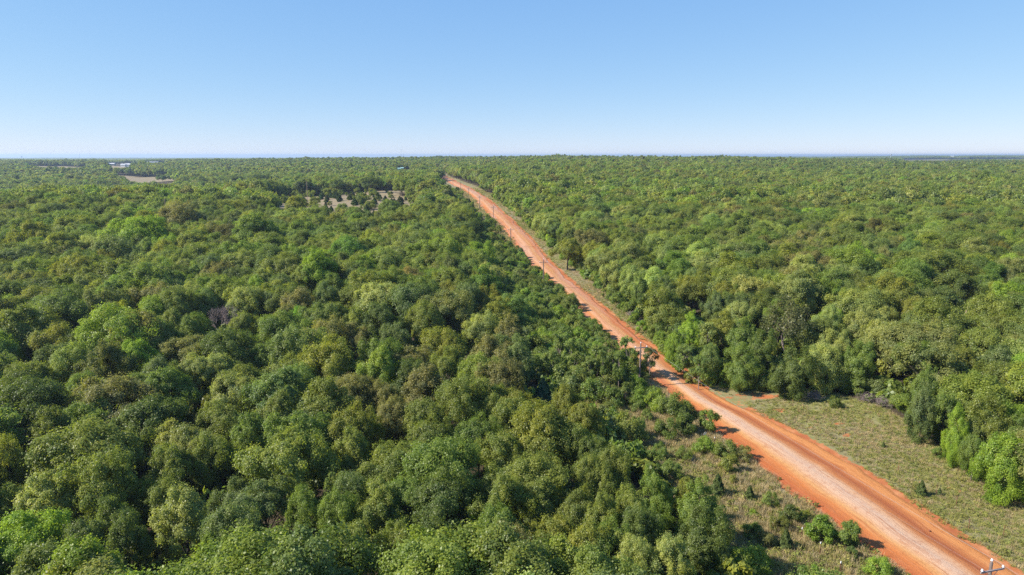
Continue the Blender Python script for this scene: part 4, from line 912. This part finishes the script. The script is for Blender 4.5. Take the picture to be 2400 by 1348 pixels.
# ------------------------------------------------------------------ far away: poles, masts, towers, buildings
def far_at(x, D):
    X = (x-1200)/F*D; return X, D, gz(X, D)
for x, D, h_, d_ in ((592,392,10.5,'tall bare pole above the dark trees left of centre'),(391,300,9.5,'thin pale pole in the left wood'),(724,432,10,'grey pole behind the tan clearing'),(1063,560,9,'bare pole by the far end of the road')):
    X, Y, Z = far_at(x, D); e = thing("utility_pole", d_, "utility pole", (X, Y, Z), .3, "lone poles in the far wood")
    h_ += 3.0
    ob("shaft", Solid().tube([(0,0,-1),(0,0,h_)], [.16,.11], 8).mesh("pole", M_SNAG), e); ob("crossarm", Solid().box((0,-.16,h_-.5), (1.6,.1,.12)).mesh("arm", M_ARM), e)
def mast(x, D, ytop, label, w_=1.2):
    X, Y, Z = far_at(x, D); ztop = CAMZ + (364-ytop)/F*D; h_ = ztop-Z; s = Solid(); k = w_/2
    leg = [(k, k), (-k, k), (0, -k*1.2)]
    e = thing("radio_mast", label, "radio mast", (X, Y, Z), 0, "radio masts on the horizon")
    for px_, py_ in leg: s.tube([(px_, py_, 0), (px_*.8, py_*.8, h_)], [.12, .09], 5)
    n = int(h_/3.5)
    for i in range(n):
        z0, z1 = h_*i/n, h_*(i+1)/n
        for a, b in ((0, 1), (1, 2), (2, 0)): s.tube([(*leg[a], z0), (*leg[b], z1)], [.05, .05], 4)
    ob("lattice", s.mesh("lattice", M_STEEL), e)
    ob("antenna", Solid().tube([(0,0,h_-1),(0,0,h_+5)], [.12,.05]).box((0,0,h_+.5), (w_*1.6,w_*1.6,.5)).mesh("antenna", M_STEEL), e)
mast(205, 5200, 362, "short radio mast on the horizon, left of the taller one", 3.); mast(229, 5400, 352, "taller radio mast on the left horizon", 2.5); mast(945, 2700, 352, "thin radio mast above the big skyline tree near the road", 1.4); mast(950.5, 2750, 362, "short radio mast beside the thin one near the road", 1.2)
def tower(x, D, ytop, w_, label, pale):
    X, Y, Z = far_at(x, D); h_ = CAMZ + (364-ytop)/F*D - Z; e = thing("water_tower", label, "water tower", (X, Y, Z), 0, "water towers on the horizon"); m = M_GREY
    ob("tank", Solid().lathe([(0, h_-w_*.75), (w_*.4, h_-w_*.7), (w_*.5, h_-w_*.4), (w_*.5, h_-w_*.15), (w_*.3, h_-.03*w_), (0, h_)], (0,0,0), 16).mesh("tank", m, True), e)
    ob("column", Solid().lathe([(w_*.25, 0), (w_*.18, 4), (w_*.18, h_-w_*.6)], (0,0,0), 12).mesh("column", m, True), e)
tower(71, 6000, 366, 11, "pale water tower on the far left horizon", 1); tower(2072, 4100, 361, 9, "dark water tower on the right horizon", 0)
def building(x, D, w_, d_, h_, roof_h, label, wall=M_WALLT, roof=M_ROOFW, rz=0., name="farm_building", lift=0.):
    X, Y, Z = far_at(x, D); e = thing(name, label, "building", (X, Y, Z+lift), rz, "distant buildings")
    ob("wall", Solid().box((0,0,h_/2-1), (w_,d_,h_+2)).mesh("wall", wall), e)
    a, b = w_/2+.5, d_/2+.5
    V = [(-a,-b,h_),(a,-b,h_),(a,b,h_),(-a,b,h_),(-a,0,h_+roof_h),(a,0,h_+roof_h)]
    me = bpy.data.meshes.new("roof"); me.from_pydata(V, [], [(0,1,5,4),(2,3,4,5),(0,4,3),(1,2,5),(3,2,1,0)]); me.materials.append(roof); ob("roof", me, e)
    for k in (-.28, .05, .32): ob("window", Solid().box((k*w_,-d_/2-.03,h_*.55), (min(2.4, w_*.1),.08,h_*.3)).mesh("window", M_GLASS), e)
building(262, 1640, 12, 9, 3.4, 2.0, "white-roofed barn at the top of the tan field, left one", lift=1.5)
building(276, 1660, 17, 9, 3.0, 1.8, "long low white building beside the white-roofed barn", lift=1.5)
building(304, 1560, 10, 8, 3.2, 1.8, "small white house by the trees right of the tan field", M_WHITE, lift=2)
building(315, 1570, 11, 9, 3.6, 2.2, "white house with pale roof, next to the small one", M_WHITE, lift=2)
building(366, 1900, 45, 12, 5.5, 1.6, "long grey shed with flat front beyond the left wood", M_GREY, M_GREY, name="long_shed", lift=2)
building(259, 2450, 22, 14, 6, 3, "bright white building against the far left woods", M_WHITE, lift=5)
building(556, 2500, 16, 12, 5, 3, "white farmhouse far beyond the left wood", M_WHITE, lift=4)
building(8, 4000, 50, 20, 6, 3, "pale low building at the left edge on the horizon", M_WHITE, lift=7)
building(75, 4200, 55, 20, 6, 2, "long white building under the pale water tower", M_WHITE, lift=7)
building(676, 3900, 12, 10, 6, 3, "tiny white building on the horizon left of centre", M_WHITE, lift=12)
building(940, 905, 3.6, 4, 5.2, .9, "small teal-roofed cabin in the wood left of the road", M_TEAL, M_TEAL, name="cabin", lift=5.5)
building(946.5, 915, 3.4, 4, 5.2, .9, "second teal-roofed cabin beside the first in the wood", M_TEAL, M_TEAL, name="cabin", lift=5.5)
building(2214, 3950, 16, 12, 6, 3, "small white building on the right horizon", M_WHITE, lift=7)
building(2396, 3300, 20, 12, 5, 3, "white building at the far right edge by the green field", M_WHITE, lift=1)

# ------------------------------------------------------------------ haze
HZ = True
def haze(density):
    m, t, out = newmat("haze"); v = N(t, "ShaderNodeVolumePrincipled"); v.inputs['Color'].default_value = (.62, .78, 1, 1); v.inputs['Density'].default_value = density
    v.inputs['Anisotropy'].default_value = .3; t.links.new(v.outputs[0], out.inputs['Volume'])
    try: m.cycles.volume_sampling = 'DISTANCE'; m.cycles.homogeneous_volume = True
    except Exception: pass
    zb = float(ground(XX, YY).min())-1; zt = max(CAMZ+2, float(ground(XX[(YY < 12000)], YY[(YY < 12000)]).max())+30)
    s = Solid().box((0, 15000, (zb+zt)/2), (72000, 30400, zt-zb)); o = ob("haze", s.mesh("haze", m)); o['kind'] = 'stuff'
if HZ: haze(.0001)
